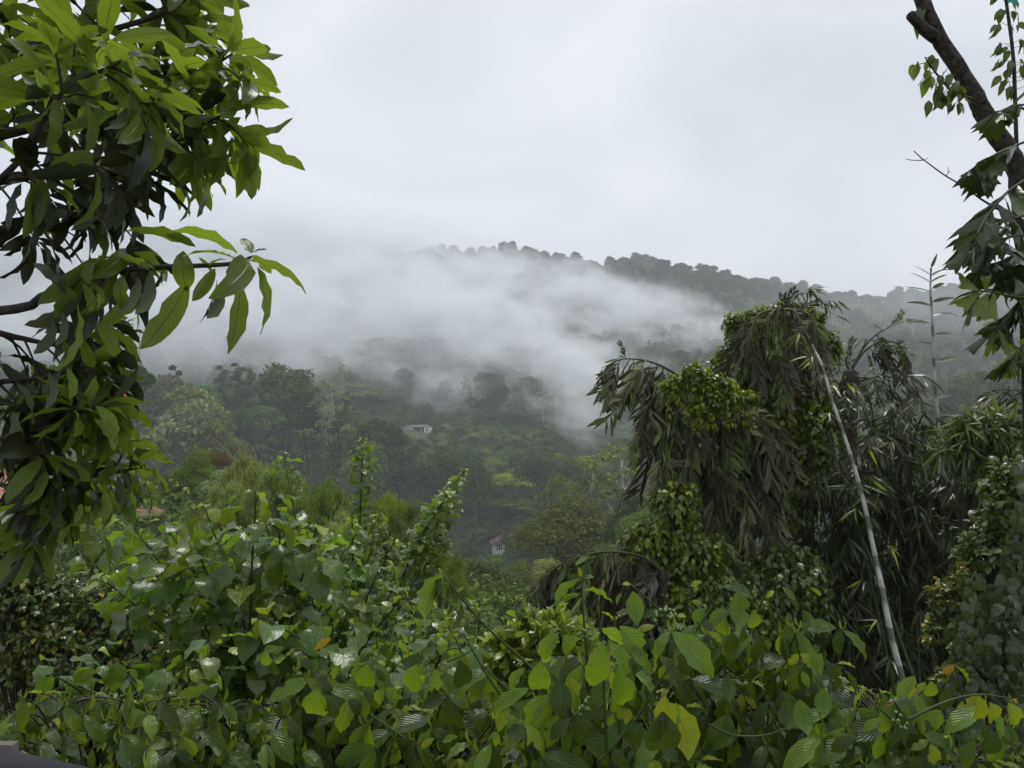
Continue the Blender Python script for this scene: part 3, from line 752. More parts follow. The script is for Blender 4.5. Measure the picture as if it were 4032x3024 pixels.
# the house in the valley
g2 = P(492.2, 553.5, 240)
hv = empty('valley_house', g2, 'white house with red tiled hip roof and three tall windows half behind a tree', 'house')
part(hv, 'wall', 'white', ((0, 0, -1.5), (3.85, 6, 2.9)))
part(hv, 'wall', 'sheet', ((3.86, 0.9, -1.5), (9.5, 6, 2.9)))
for k, x in enumerate((1.33, 1.98, 2.62)):
    w = part(hv, 'window', 'glass_dark', ((x, -0.03, 1.05), (x + 0.42, 0.1, 2.62)))
    part(hv, 'glazing_bar', 'white', ((x, -0.05, 1.85), (x + 0.42, -0.028, 1.93)), parent=w)
part(hv, 'pillar', 'white', ((3.4, -0.12, -0.2), (3.75, -0.01, 2.95)))
rf = hip_roof(hv, 'roof', 'tile', -0.75, 10.2, -0.8, 6.8, 3.05, 2.2, 3.0)
for x, z in ((-0.62, 3.42), (1.35, 4.0), (2.9, 4.45)):
    part(hv, 'ridge_finial', 'white', ((x - 0.2, -0.55 + 0.7 * (z - 3.4), z - 0.2), (x + 0.22, -0.2 + 0.7 * (z - 3.4), z + 0.2)), parent=rf)
part(hv, 'chimney', 'sheet', ((3.9, 1.2, 4.2), (4.4, 1.7, 5.6)), parent=rf)
hip_roof(hv, 'upper_roof', 'tile_brown', 2.6, 11.0, 4.0, 11.0, 5.6, 2.1, 3.2)
part(hv, 'upper_wall', 'white', ((3.4, 6.02, 2.0), (10.2, 10.4, 5.45)))
# two more roofs behind the mango leaves
h3 = P(8, 528, 34)
ho = empty('roadside_house', h3, 'white house with a salmon tiled roof glimpsed under the mango leaves', 'house')
part(ho, 'wall', 'white', ((-4.5, 0, -6), (0.15, 5, 1.0)))
part(ho, 'window', 'glass_dark', ((-0.75, -0.03, -0.2), (-0.3, 0.1, 0.5)))
hip_roof(ho, 'roof', 'tile_pink', -5.0, 0.95, -0.6, 5.6, 1.05, 1.3, 1.4)
h4 = P(137, 524, 44)
ho = empty('brown_roofed_hut', h4, 'small hut with a purple brown roof behind the leafy shrub', 'hut')
part(ho, 'wall', 'sheet', ((-.35, 0, -7), (.5, 2, 0.4)))
hip_roof(ho, 'roof', 'tile_brown', -.5, .65, -0.3, 2.2, 0.45, 0.5, 0.4)
# ------------------------------------------------------------------ leaves
def leaf_tmpl(prof, n=7, droop=0.5, fold=0.25, wave=0.0, wfreq=3.0, bite=None, twist=0.0, cols=3, seed=0, jag=None, lobes=0.0):
    """unit long leaf along +X, upper side +Z, bending down (-Z); prof(t) is the half width"""
    r = np.random.default_rng(seed)
    t = np.linspace(0, 1, n + 1); ang = -droop * t ** 1.2
    x = np.concatenate(([0], np.cumsum(np.cos((ang[1:] + ang[:-1]) / 2) / n))); z = np.concatenate(([0], np.cumsum(np.sin((ang[1:] + ang[:-1]) / 2) / n)))
    vs = np.linspace(-1, 1, cols); V = np.zeros((n + 1, cols, 3)); U = np.zeros((n + 1, cols, 2))
    ph = r.uniform(0, 6)
    for i in range(n + 1):
        for j, v in enumerate(vs):
            w = prof(t[i]) * abs(v) * (1 if v >= 0 else -1)
            if bite and i == bite[0] and v * bite[1] > 0.9:
                w *= bite[2]
            up = abs(w) * math.tan(fold) - (0.35 * abs(w) * abs(v) if cols > 3 else 0)
            up += wave * abs(v) * sin(t[i] * wfreq * 2 * pi + ph + (1.3 if v > 0 else 0)) * (0.3 + prof(t[i]) * 3)
            tw = twist * t[i]
            yy, zz = w * cos(tw) - up * sin(tw), w * sin(tw) + up * cos(tw)
            nx, nz = -sin(ang[i]), cos(ang[i])
            dx = (jag[j] if jag is not None and i == n else 0.0) - (lobes * abs(v) * (1 - t[i] * 4) if t[i] < 0.25 else 0.0)
            V[i, j] = (x[i] + nx * zz + dx, yy, z[i] + nz * zz); U[i, j] = (t[i], 0.5 + 0.5 * v)
    F = []
    for i in range(n):
        for j in range(cols - 1):
            a = i * cols + j
            F.append((a, a + cols, a + cols + 1, a + 1))
    return V.reshape(-1, 3), np.array(F), U.reshape(-1, 2)
def interp_prof(ts, ws):
    return lambda t: float(np.interp(t, ts, ws))
p_mango = interp_prof((0, .05, .13, .3, .5, .7, .85, .94, 1), (.008, .012, .075, .125, .14, .125, .085, .04, .006))
p_coffee = interp_prof((0, .04, .14, .3, .48, .65, .8, .9, 1), (.01, .02, .11, .19, .215, .19, .12, .05, .006))
p_heart = interp_prof((0, .05, .16, .30, .48, .66, .82, .92, 1), (.10, .25, .37, .415, .385, .29, .155, .06, .006))
p_ovate = interp_prof((0, .05, .2, .35, .55, .75, .9, 1), (.03, .14, .27, .29, .25, .15, .06, .006))
p_obov = interp_prof((0, .1, .4, .65, .85, 1), (.015, .05, .16, .20, .15, .02))
p_bamboo = interp_prof((0, .04, .15, .35, .6, .85, 1), (.004, .02, .05, .058, .048, .022, .002))
p_dead = interp_prof((0, .1, .4, .7, .9, 1), (.01, .035, .05, .055, .045, .02))
p_fish = interp_prof((0, .1, .3, .6, .85, 1), (.02, .05, .13, .25, .33, .30))
TM = {}
NV = {'mango': 11, 'coffee': 11, 'heart': 11}
for k in range(11):
    r = np.random.default_rng(40 + k)
    TM['mango', k] = leaf_tmpl(p_mango, 8, r.uniform(0.25, 1.1), r.uniform(0.1, 0.4), 0.035, r.uniform(2, 4), (int(r.integers(3, 8)), (-1) ** k, r.uniform(.3, .7)) if k in (2, 4, 6, 9) else None, seed=k, twist=r.normal(0, .35))
    TM['coffee', k] = leaf_tmpl(p_coffee, 8, r.uniform(0.3, 1.3), r.uniform(0.05, 0.35), 0.05, r.uniform(3, 5), (int(r.integers(2, 8)), (-1) ** k, r.uniform(.25, .7)) if k in (3, 5, 8) else None, seed=k + 20, twist=r.normal(0, .3))
    TM['heart', k] = leaf_tmpl(p_heart, 7, r.uniform(0.3, 1.0), r.uniform(0.0, 0.3), 0.05, r.uniform(1, 2.5), (int(r.integers(2, 6)), (-1) ** k, r.uniform(.3, .7)) if k in (3, 8) else None, seed=k + 40, lobes=0.07, twist=r.normal(0, .4))
    TM['ovate', k] = leaf_tmpl(p_ovate, 5, r.uniform(0.3, 1.0), r.uniform(0.05, 0.35), 0.03, 2, seed=k + 60)
    TM['obov', k] = leaf_tmpl(p_obov, 4, r.uniform(-0.2, 0.8), r.uniform(0.1, 0.4), 0.02, 2, seed=k + 80)
    TM['bamboo', k] = leaf_tmpl(p_bamboo, 6, r.uniform(0.1, 0.9), r.uniform(0.1, 0.5), 0.0, 2, seed=k + 100, twist=r.uniform(-0.6, 0.6))
    TM['dead', k] = leaf_tmpl(p_dead, 7, r.uniform(0.0, 0.5), r.uniform(0.2, 0.7), 0.03, 3, seed=k + 120, twist=r.uniform(-2.0, 2.0), jag=r.uniform(-0.14, 0.05, 3))
    TM['fish', k] = leaf_tmpl(p_fish, 6, r.uniform(0.0, 0.7), r.uniform(0.0, 0.3), 0.03, 2, seed=k + 140, cols=5, jag=np.array((0.22, -0.06, 0.07, -0.10, 0.02)) * (1 if k % 2 else 0.9) + r.uniform(-0.06, 0.06, 5))

def pinna_tmpl(seed):
    r = np.random.default_rng(seed); V, F, U = [], [], []
    bend = r.uniform(0.1, 0.5); ax = lambda q: np.array((q * (1 - 0.1 * bend * q), 0.06 * sin(q * 3 + seed), -0.18 * bend * q * q))
    def strip(pts, ws, side):
        n0 = len(V); pts = np.array(pts)
        for i, p in enumerate(pts):
            V.append(p - side * ws[i]); V.append(p + side * ws[i]); U.append((i / (len(pts) - 1), 0.0)); U.append((i / (len(pts) - 1), 1.0))
            if i:
                F.append((n0 + 2 * i - 2, n0 + 2 * i, n0 + 2 * i + 1, n0 + 2 * i - 1))
    strip([ax(q) for q in (0, .35, .7, 1)], (.010, .008, .006, .003), np.array((0, 0.7, 0.7)))
    for j in range(18):
        q = 0.08 + 0.90 * (j + r.uniform(-.4, .4)) / 18; b = ax(q); sg = 1 if j % 2 else -1; an = r.uniform(0.25, 0.75); L = r.uniform(0.22, 0.44) * (1 - 0.35 * q)
        d = nrm(np.array((cos(an), sg * sin(an), r.uniform(-.25, .15)))); sd = nrm(np.cross(d, (r.normal(0, .5), r.normal(0, .4), 1.0)))
        w = r.uniform(0.020, 0.044); m = b + d * L * 0.5 + np.array((0, 0, r.uniform(-.01, .03))); e = b + d * L + np.array((r.uniform(0, .05), 0, -0.06 * L))
        strip([b, m, e], (.005, w, w * r.uniform(.1, .6)), sd)
    return np.array(V), np.array(F), np.array(U)
for k in range(7):
    TM['pinna', k] = pinna_tmpl(200 + k)
_leaf_mesh = {}
def leaf_mesh(key, mat):
    k = (key, mat)
    if k not in _leaf_mesh:
        a = Acc(); a.add(*TM[key]); _leaf_mesh[k] = a.mesh('leaf', [MAT[mat]])
    return _leaf_mesh[k]

class Plant:
    """a plant: woody parts are children; its LEAVES are children one by one, the largest NMAX in the picture, and the rest one mass"""
    def __init__(self, name, base, label, cat, seed, group=None):
        self.root = empty(name, base, label, cat, group); self.base = np.asarray(base, float)
        self.rng = np.random.default_rng(seed); self.L = []
    def wood(self, acc, name, mat):
        return relbuild(acc, name, [MAT[mat]], self.root)
    def leaf(self, kind, mat, pos, d, n, L, W=1.0, k=None, label=None):
        if k is None:
            k = int(self.rng.integers(0, NV.get(kind, 7)))
        self.L.append(((kind, k), mat, np.asarray(pos, float), frame(d, n) * np.array((L, L * W, L)), L, label))
    def hero(self, kind, mat, b, t, Y, n=(0, -0.5, 0.7), W=1.0, dY=0.0, k=None):
        """a leaf whose base and tip show at the pixels b and t, its upper side towards n"""
        if kind == 'coffee' and n[1] < 0.15:
            n = (n[0] * 0.8, min(n[1], -0.8), n[2] * 0.6)
        p0, p1 = P(b[0], b[1], Y), P(t[0], t[1], Y + dY)
        self.leaf(kind, mat, p0, p1 - p0, n, float(np.linalg.norm(p1 - p0)) * 1.06, W, k)
        self.L[-1] = self.L[-1] + (True,)
        return p0
    def finish(self, nmax=300, name='leaf', mass='foliage', minpx=4.0):
        if not self.L:
            return
        pos = np.array([l[2] for l in self.L]); q = pix(pos)
        size = np.array([l[4] for l in self.L]) * FOC / np.maximum(q[:, 2], 0.3)
        inside = (q[:, 0] > -20) & (q[:, 0] < 1044) & (q[:, 1] > -20) & (q[:, 1] < 790) & (q[:, 2] > 0.2)
        score = np.where(inside, size / (1 + 0.05 * np.maximum(0, q[:, 2])), 0)
        for i, l in enumerate(self.L):
            if len(l) > 6:
                score[i] = 1e6
        order = np.argsort(-score); single = [i for i in order[:nmax] if score[i] > 0 and size[i] > minpx]
        ss = set(single)
        for i in single:
            key, mat, p, R, L, lab = self.L[i][:6]
            o = bpy.data.objects.new(name, leaf_mesh(key, mat)); COL.objects.link(o); o.parent = self.root
            M = Matrix.Identity(4)
            for a in range(3):
                for b in range(3):
                    M[a][b] = R[a, b]
                M[a][3] = p[a] - self.base[a]
            o.matrix_local = M
            if lab:
                o['label'] = lab
        acc = Acc(); mats = []
        rr = self.rng.random(len(self.L))
        for i, l in enumerate(self.L):
            if i in ss:
                continue
            key, mat, p, R, L, lab = l[:6]
            if mat not in mats:
                mats.append(mat)
            v, f, u = TM[key]
            acc.add(v @ R.T + p, f, u, rr[i], mats.index(mat))
        if acc.V:
            o = relbuild(acc, mass, [MAT[m] for m in mats], self.root); o['kind'] = 'stuff'

UP = np.array((0., 0., 1.))
def rv(rng, s=1.0):
    return rng.normal(0, s, 3)
def whorl(pl, tip, d, rng, n, L, mat, kind='mango', grav=0.7, spread=1.0, new=None):
    d = nrm(d); a0 = rng.uniform(0, 6.28); e1 = nrm(np.cross(d, (0.2, 0.5, 0.8))); e2 = np.cross(d, e1)
    for i in range(n):
        a = a0 + i * 2.4; rad_ = e1 * cos(a) + e2 * sin(a); h = i / max(1, n - 1)
        dd = nrm(d * (0.25 + 0.5 * (1 - h)) + rad_ * spread * (0.6 + 0.4 * h) + np.array((0, 0, -1)) * grav * rng.uniform(0.3, 1.5) * (0.4 + 0.6 * h))
        nn = nrm(UP * 0.9 + d * 0.4 + np.array((0.1, 0.75, 0)) + rv(rng, 0.4))
        m = mat if not callable(mat) else mat(h)
        pl.leaf(kind, m, np.asarray(tip) - d * 0.06 * h * (L / 0.2) + rad_ * 0.012, dd, nn, L * rng.uniform(0.7, 1.15), rng.uniform(0.8, 1.1))

# ------------------------------------------------------------------ the mango tree on the left
mg = Plant('mango_tree', (-3.6, 2.7, -4.8), 'mango tree with long drooping leaves reaching in from the left border', 'tree', 21)
R = mg.rng
a = Acc(); a.tube(spline([(-3.6, 2.7, -5.2), (-3.55, 2.75, -2.0), (-3.4, 2.8, 0.2), (-3.5, 2.9, 2.2)], 14), 0.19, 0.10, 9, 0, R, 0.05)
mg.wood(a, 'trunk', 'bark')
trunk_at = lambda z: np.array((-3.45, 2.8, z))
zoom2 = lambda x, y: (x * 0.13778, 215.9 + y * 0.13778)
BR = [   # pixel paths of the limbs (depth at start and end), radius at the start
    ([(-260, 330), (0, 311), (41, 297), (80, 281), (117, 271), (165, 267), (231, 264), (251, 257)], 2.7, 2.25, 0.020, 0.5, 'A'),
    ([(-300, 210), (-60, 150), (20, 130), (70, 118), (130, 100), (190, 80), (232, 54)], 3.0, 2.9, 0.030, 0.3, 'B'),
    ([(-300, 200), (-60, 70), (40, 45), (110, 30), (165, 12), (200, -12)], 3.0, 3.2, 0.028, 0.3, 'B'),
    ([(-300, 230), (-60, 190), (50, 172), (120, 155), (180, 134), (225, 114)], 3.0, 2.8, 0.028, 0.3, 'B'),
    ([(-260, 260), (-40, 240), (40, 215), (95, 203), (140, 190), (190, 165)], 2.8, 3.3, 0.026, 0.35, 'D'),
    ([(-260, 330), (-40, 330), (20, 338), (60, 345), (95, 335)], 2.6, 2.9, 0.020, 0.3, 'D'),
    ([(-260, 360), (-60, 385), (10, 381), (50, 376), (88, 366)], 2.6, 2.8, 0.018, 0.3, 'D'),
    ([(-260, 400), (-60, 455), (0, 440), (38, 430), (76, 420), (96, 406)], 2.7, 2.6, 0.017, 0.4, 'C'),
    ([(-260, 420), (-60, 458), (0, 462), (51, 472), (95, 476), (138, 468)], 2.7, 2.8, 0.017, 0.4, 'C'),
    ([(-260, 440), (-60, 470), (18, 490), (40, 503), (60, 514)], 2.7, 2.9, 0.014, 0.5, 'C'),
    ([(-300, 200), (-80, 20), (20, -30), (110, -60), (190, -90)], 3.0, 3.3, 0.03, 0.3, 'B'),
    ([(-300, 200), (-120, 100), (-10, 95), (90, 75), (175, 48), (216, 26)], 3.2, 3.5, 0.03, 0.35, 'B'),
    ([(-300, 230), (-80, 230), (10, 170), (60, 95), (120, 62)], 2.4, 2.3, 0.02, 0.4, 'B'),
]
for path, Y0, Y1, r0, k0, grp in BR:
    pts = spline(PL(path, Y0, Y1), 26)
    pts[0] = trunk_at(pts[0][2])
    acc = Acc(); acc.tube(pts, r0, 0.0045, 6, 0, R, 0.05, 0.8)
    seg = np.linalg.norm(np.diff(pts, axis=0), axis=1).sum()
    ks = np.arange(k0, 0.985, 0.105 / seg * (1.15 if grp != 'D' else 1.5))
    for k in ks:
        i = int(k * 25); p = pts[i]; d = nrm(pts[min(25, i + 1)] - pts[max(0, i - 1)])
        side = nrm(np.cross(d, rv(R)) + np.array((0, R.uniform(-.6, .6), 0.1 if grp != 'D' else -0.3)))
        ln = R.uniform(0.10, 0.34) * (1.15 - 0.6 * k) * (0.7 if grp in 'AC' else 1.0)
        if grp == 'A' and k > 0.62:
            continue
        if grp == 'A':
            side = nrm(side + np.array((0, 0.3, -0.1))); ln *= 0.8
        tip = p + nrm(d * 0.6 + side) * ln + np.array((0, 0, -0.15 * ln))
        acc.tube(spline([p, (p + tip) / 2 + np.array((0, 0, 0.02)), tip], 5), 0.005, 0.003, 4)
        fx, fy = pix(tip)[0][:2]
        shade = 0.85 if (fx < 195 and 105 < fy < 255) or (fx < 110 and 285 < fy < 385) else 0.06  # tips in these picture regions mostly get the leaf colour with painted shade
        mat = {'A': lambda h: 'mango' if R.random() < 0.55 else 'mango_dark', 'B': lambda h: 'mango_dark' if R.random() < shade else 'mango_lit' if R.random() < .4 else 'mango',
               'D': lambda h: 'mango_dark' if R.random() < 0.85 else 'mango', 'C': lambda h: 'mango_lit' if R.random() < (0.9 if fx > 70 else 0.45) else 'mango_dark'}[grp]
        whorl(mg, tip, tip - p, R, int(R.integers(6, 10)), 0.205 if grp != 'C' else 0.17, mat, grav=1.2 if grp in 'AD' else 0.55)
    whorl(mg, pts[-1], pts[-1] - pts[-2], R, 8 if grp != 'A' else 3, 0.23 if grp != 'C' else 0.18, lambda h: 'mango', grav=0.7)
    mg.wood(acc, 'branch', 'bark')
# more of the crown above and outside the picture, added to shade the rest
acc = Acc()
for i in range(46):
    s = np.array((-3.45, 2.9, R.uniform(0.8, 2.2))); ty_ = R.uniform(1.6, 4.8); tip = np.array((-0.8 - ty_ * R.uniform(0.42, 0.95), ty_, R.uniform(1.9, 3.4)))
    acc.tube(spline([s, (s + tip) / 2 + (0, 0, .15), tip], 5), 0.015, 0.004, 4)
    for j in range(3):
        t2 = tip + rv(R, 0.2); acc.tube([tip, t2], 0.005, 0.003, 4)
        whorl(mg, t2, t2 - s, R, 9, 0.2, lambda h: 'mango')
mg.wood(acc, 'branch', 'bark')
back = (0.1, 0.9, 0.45); top = (0.05, -0.75, 0.65); edge = (0.9, 0.2, 0.4)
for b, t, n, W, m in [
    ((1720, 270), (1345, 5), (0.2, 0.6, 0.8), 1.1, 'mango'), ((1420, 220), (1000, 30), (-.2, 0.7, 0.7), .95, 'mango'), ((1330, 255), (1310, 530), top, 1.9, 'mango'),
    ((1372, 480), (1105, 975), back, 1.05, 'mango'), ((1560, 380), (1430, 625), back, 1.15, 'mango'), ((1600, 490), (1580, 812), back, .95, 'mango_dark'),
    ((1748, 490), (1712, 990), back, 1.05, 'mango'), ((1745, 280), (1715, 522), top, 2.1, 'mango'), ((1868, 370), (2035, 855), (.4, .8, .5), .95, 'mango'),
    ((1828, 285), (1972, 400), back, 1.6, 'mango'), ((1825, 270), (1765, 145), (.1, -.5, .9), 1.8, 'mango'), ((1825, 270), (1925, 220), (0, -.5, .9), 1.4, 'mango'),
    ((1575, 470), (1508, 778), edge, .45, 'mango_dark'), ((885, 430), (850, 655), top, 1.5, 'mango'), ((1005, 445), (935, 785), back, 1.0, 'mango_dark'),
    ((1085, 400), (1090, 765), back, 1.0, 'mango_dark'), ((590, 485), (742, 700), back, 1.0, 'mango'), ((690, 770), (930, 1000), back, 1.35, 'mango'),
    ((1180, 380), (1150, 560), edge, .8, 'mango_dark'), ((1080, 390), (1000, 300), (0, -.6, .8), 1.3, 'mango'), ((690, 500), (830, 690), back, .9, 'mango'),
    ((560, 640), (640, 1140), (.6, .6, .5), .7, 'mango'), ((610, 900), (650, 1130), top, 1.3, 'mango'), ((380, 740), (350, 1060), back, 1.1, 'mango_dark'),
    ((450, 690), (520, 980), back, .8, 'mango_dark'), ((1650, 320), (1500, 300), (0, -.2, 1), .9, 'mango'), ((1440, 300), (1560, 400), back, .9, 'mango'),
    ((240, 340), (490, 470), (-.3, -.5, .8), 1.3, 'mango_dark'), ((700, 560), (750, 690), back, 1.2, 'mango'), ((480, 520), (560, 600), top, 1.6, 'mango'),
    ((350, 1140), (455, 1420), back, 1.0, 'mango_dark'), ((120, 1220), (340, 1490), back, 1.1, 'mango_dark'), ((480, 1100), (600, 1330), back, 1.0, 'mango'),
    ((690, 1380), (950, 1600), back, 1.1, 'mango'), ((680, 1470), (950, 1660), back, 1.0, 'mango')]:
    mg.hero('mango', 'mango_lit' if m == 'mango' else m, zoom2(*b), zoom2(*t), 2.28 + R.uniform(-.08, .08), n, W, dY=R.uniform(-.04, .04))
z3 = lambda x, y: (x * 0.13778, 431.7 + y * 0.13778)
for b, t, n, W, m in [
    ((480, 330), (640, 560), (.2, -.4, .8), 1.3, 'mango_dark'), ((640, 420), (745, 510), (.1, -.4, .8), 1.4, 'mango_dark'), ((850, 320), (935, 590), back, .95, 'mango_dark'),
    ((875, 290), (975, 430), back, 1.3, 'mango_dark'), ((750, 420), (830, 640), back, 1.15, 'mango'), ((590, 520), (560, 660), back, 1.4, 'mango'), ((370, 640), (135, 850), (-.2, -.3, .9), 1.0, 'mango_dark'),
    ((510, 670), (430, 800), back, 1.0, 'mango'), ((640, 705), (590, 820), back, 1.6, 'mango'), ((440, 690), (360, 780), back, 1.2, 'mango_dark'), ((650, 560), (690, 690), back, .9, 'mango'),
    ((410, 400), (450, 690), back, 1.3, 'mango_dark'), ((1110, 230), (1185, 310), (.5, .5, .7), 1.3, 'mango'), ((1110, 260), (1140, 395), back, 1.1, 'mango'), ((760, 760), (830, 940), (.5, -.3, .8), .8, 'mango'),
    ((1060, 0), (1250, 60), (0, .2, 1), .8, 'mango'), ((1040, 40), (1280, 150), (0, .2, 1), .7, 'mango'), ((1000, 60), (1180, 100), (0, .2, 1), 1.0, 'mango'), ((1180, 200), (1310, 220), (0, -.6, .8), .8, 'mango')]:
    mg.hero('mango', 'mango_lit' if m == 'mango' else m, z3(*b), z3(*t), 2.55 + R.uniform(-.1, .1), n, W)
mg.finish(300)

# ------------------------------------------------------------------ coffee bushes
def berries(pl, p, rng, n=9, s=0.009):
    a = Acc()
    ring = np.linspace(0, 2 * pi, 6, endpoint=False)
    for i in range(n):
        c = p + rv(rng, 0.016)
        v = [c + (0, 0, s)] + [c + np.array((cos(q) * s, sin(q) * s, 0)) for q in ring] + [c - (0, 0, s)]
        f = [(0, 1 + j, 1 + (j + 1) % 6, 1 + (j + 2) % 6) for j in (0, 2, 4)] + [(7, 1 + (j + 2) % 6, 1 + (j + 1) % 6, 1 + j) for j in (0, 2, 4)]
        a.add(v, f, [(0, 0)] * 8)
    o = relbuild(a, 'berry_cluster', [MAT['berry']], pl.root)
def coffee_branch(pl, acc, rng, pts, L, mats, gap=0.075, r=0.006, k0=0.15, droop=1.0, fruit=0.0):
    n = len(pts); seg = np.linalg.norm(np.diff(pts, axis=0), axis=1); s = np.concatenate(([0], np.cumsum(seg))); tot = s[-1]
    acc.tube(pts, r, 0.0028, 5, 0, rng, 0.08)
    m = max(2, int(tot * (1 - k0) / gap))
    for j in range(m):
        q = tot * (k0 + (1 - k0) * (j + 0.8) / m); i = min(n - 2, int(np.searchsorted(s, q)) - 1); i = max(0, i)
        fr = (q - s[i]) / max(seg[i], 1e-6); p = pts[i] * (1 - fr) + pts[i + 1] * fr; d = nrm(pts[i + 1] - pts[i])
        side = nrm(np.cross(d, UP + rv(rng, 0.15)))
        end = (j + 1) / m
        for sg in (-1, 1):
            if rng.random() < 0.10:
                continue
            dd = nrm(side * sg * rng.uniform(0.5, 1.1) + d * rng.uniform(0.2, 0.7) + np.array((0, 0, -1)) * droop * rng.uniform(0.5, 1.9))
            nn = nrm(UP * 0.8 + side * sg * 0.3 + np.array((0, -0.75, 0)) + rv(rng, 0.3))
            ll = L * rng.uniform(0.75, 1.12) * (0.55 if end > 0.93 else 1.0)
            pl.leaf('coffee', mats(end), p, dd, nn, ll, rng.uniform(0.88, 1.1))
        if fruit and rng.random() < fruit:
            berries(pl, p, rng)
    d = nrm(pts[-1] - pts[-2])
    for sg in (-1, 1):
        pl.leaf('coffee', mats(1.0), pts[-1], nrm(d + np.cross(d, UP) * 0.35 * sg + (0, 0, .2)), UP + rv(rng, .2), L * 0.38, 0.75)
def pick(rng, a, b, new=0.0, old=0.0, k=0.5):
    def f(end):
        x = rng.random()
        if end > 0.93 and x < new:
            return 'coffee_new'
        if x < old:
            return 'coffee_old'
        return a if rng.random() < k else b
    return f
def coffee_bush(px, py_top, Y, label, seed, spread_px, nb, L, k, low, name='coffee_bush', fruit=0.02, old=0.004, lean=0.0):
    t = P(px, py_top, Y); base = np.array((t[0], Y, -4.9))
    pl = Plant(name, base, label, 'coffee bush', seed, 'coffee bushes in front of the balcony'); rng = pl.rng
    st = Acc(); W = spread_px * Y / FOC
    zlow = P(px, low, Y)[2]
    for s in range(3):
        b = base + np.array((rng.uniform(-.15, .15), rng.uniform(-.15, .15), -0.3)); tp = t + np.array(((s - 1) * W * 0.4, rng.uniform(-.2, .3), -0.12 - 0.1 * s))
        stem = spline([b, (b + tp) / 2 + rv(rng, 0.06), tp], 20); a = Acc(); a.tube(stem, 0.022, 0.008, 6, 0, rng, 0.06)
        for j in range(nb // 3):
            z = rng.uniform(zlow, tp[2]); i = int(np.argmin(np.abs(stem[:, 2] - z))); p = stem[i]
            an = rng.uniform(0, 2 * pi); ln = W * rng.uniform(0.45, 0.95) * (0.6 + 0.4 * (tp[2] - z) / max(.1, tp[2] - zlow))
            e = p + np.array((cos(an) * ln, sin(an) * ln * 0.8, ln * rng.uniform(-.15, .45)))
            m = (p + e) / 2 + (0, 0, 0.12 * ln)
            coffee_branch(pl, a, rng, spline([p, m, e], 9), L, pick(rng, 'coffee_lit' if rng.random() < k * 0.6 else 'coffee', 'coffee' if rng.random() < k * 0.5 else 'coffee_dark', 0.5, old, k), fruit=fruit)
        pl.wood(a, 'stem', 'twig')
    return pl
def coffee_pairs(pl, regions, n, size, Y, mats, Yj=0.15):
    """the outer leaves of a coffee bush: drooping opposite pairs at the ends of short side twigs"""
    rng = pl.rng; tot = sum(q[2] * q[3] for q in regions)
    for px, py, hw, hh in regions:
        for i in range(max(1, int(n * hw * hh / tot))):
            x, y = px + hw * rng.uniform(-1, 1), py + hh * rng.uniform(-1, 1); y0 = Y + rng.normal(0, Yj); p = P(x, y, y0)
            s = P(x + (px - x) * 0.3, y + size * 0.4 + rng.uniform(0, 20), y0 + rng.uniform(.12, .35)); acc = Acc(); acc.tube(spline([s, (s + p) / 2 + (0, 0, .02), p], 6), .0045, .0025, 4); pl.wood(acc, 'stem', 'twig' if rng.random() < .5 else 'green_stem')
            tilt = rng.normal(0, .35)
            for sg in (-1, 1):
                if rng.random() < .12:
                    continue
                an = rng.uniform(0.15, 1.05) * sg + tilt; ln = size * rng.uniform(.55, 1.2); e = P(x + sin(an) * ln, y + cos(an) * ln, y0 + rng.uniform(-.10, .04))
                m = mats[int(rng.integers(0, len(mats)))]
                pl.leaf('coffee', m, p, e - p, nrm(np.array((sg * .35 + rng.normal(0, .3), -.75, .6 + rng.normal(0, .25)))), float(np.linalg.norm(e - p)) * 1.08, rng.uniform(.72, 1.02))
                pl.L[-1] = pl.L[-1] + (True,)
            for sg in (-1, 1):
                pl.leaf('coffee', 'coffee_new' if rng.random() < .4 else 'coffee', p, (sg * .5, -.1, .8), (sg, -.6, .3), .05 * rng.uniform(.6, 1.3), .7)
z4 = lambda x, y: (482.5 + x * .15678, 508 + y * .15678)
z5 = lambda x, y: (736.5 + x * .15675, 508 + y * .15675)
z6 = lambda x, y: (254 + x * .13778, 558.7 + y * .13778)
front = (0, -.75, .55); bk = (0.1, .8, .5); dn = (0, -.2, .95)
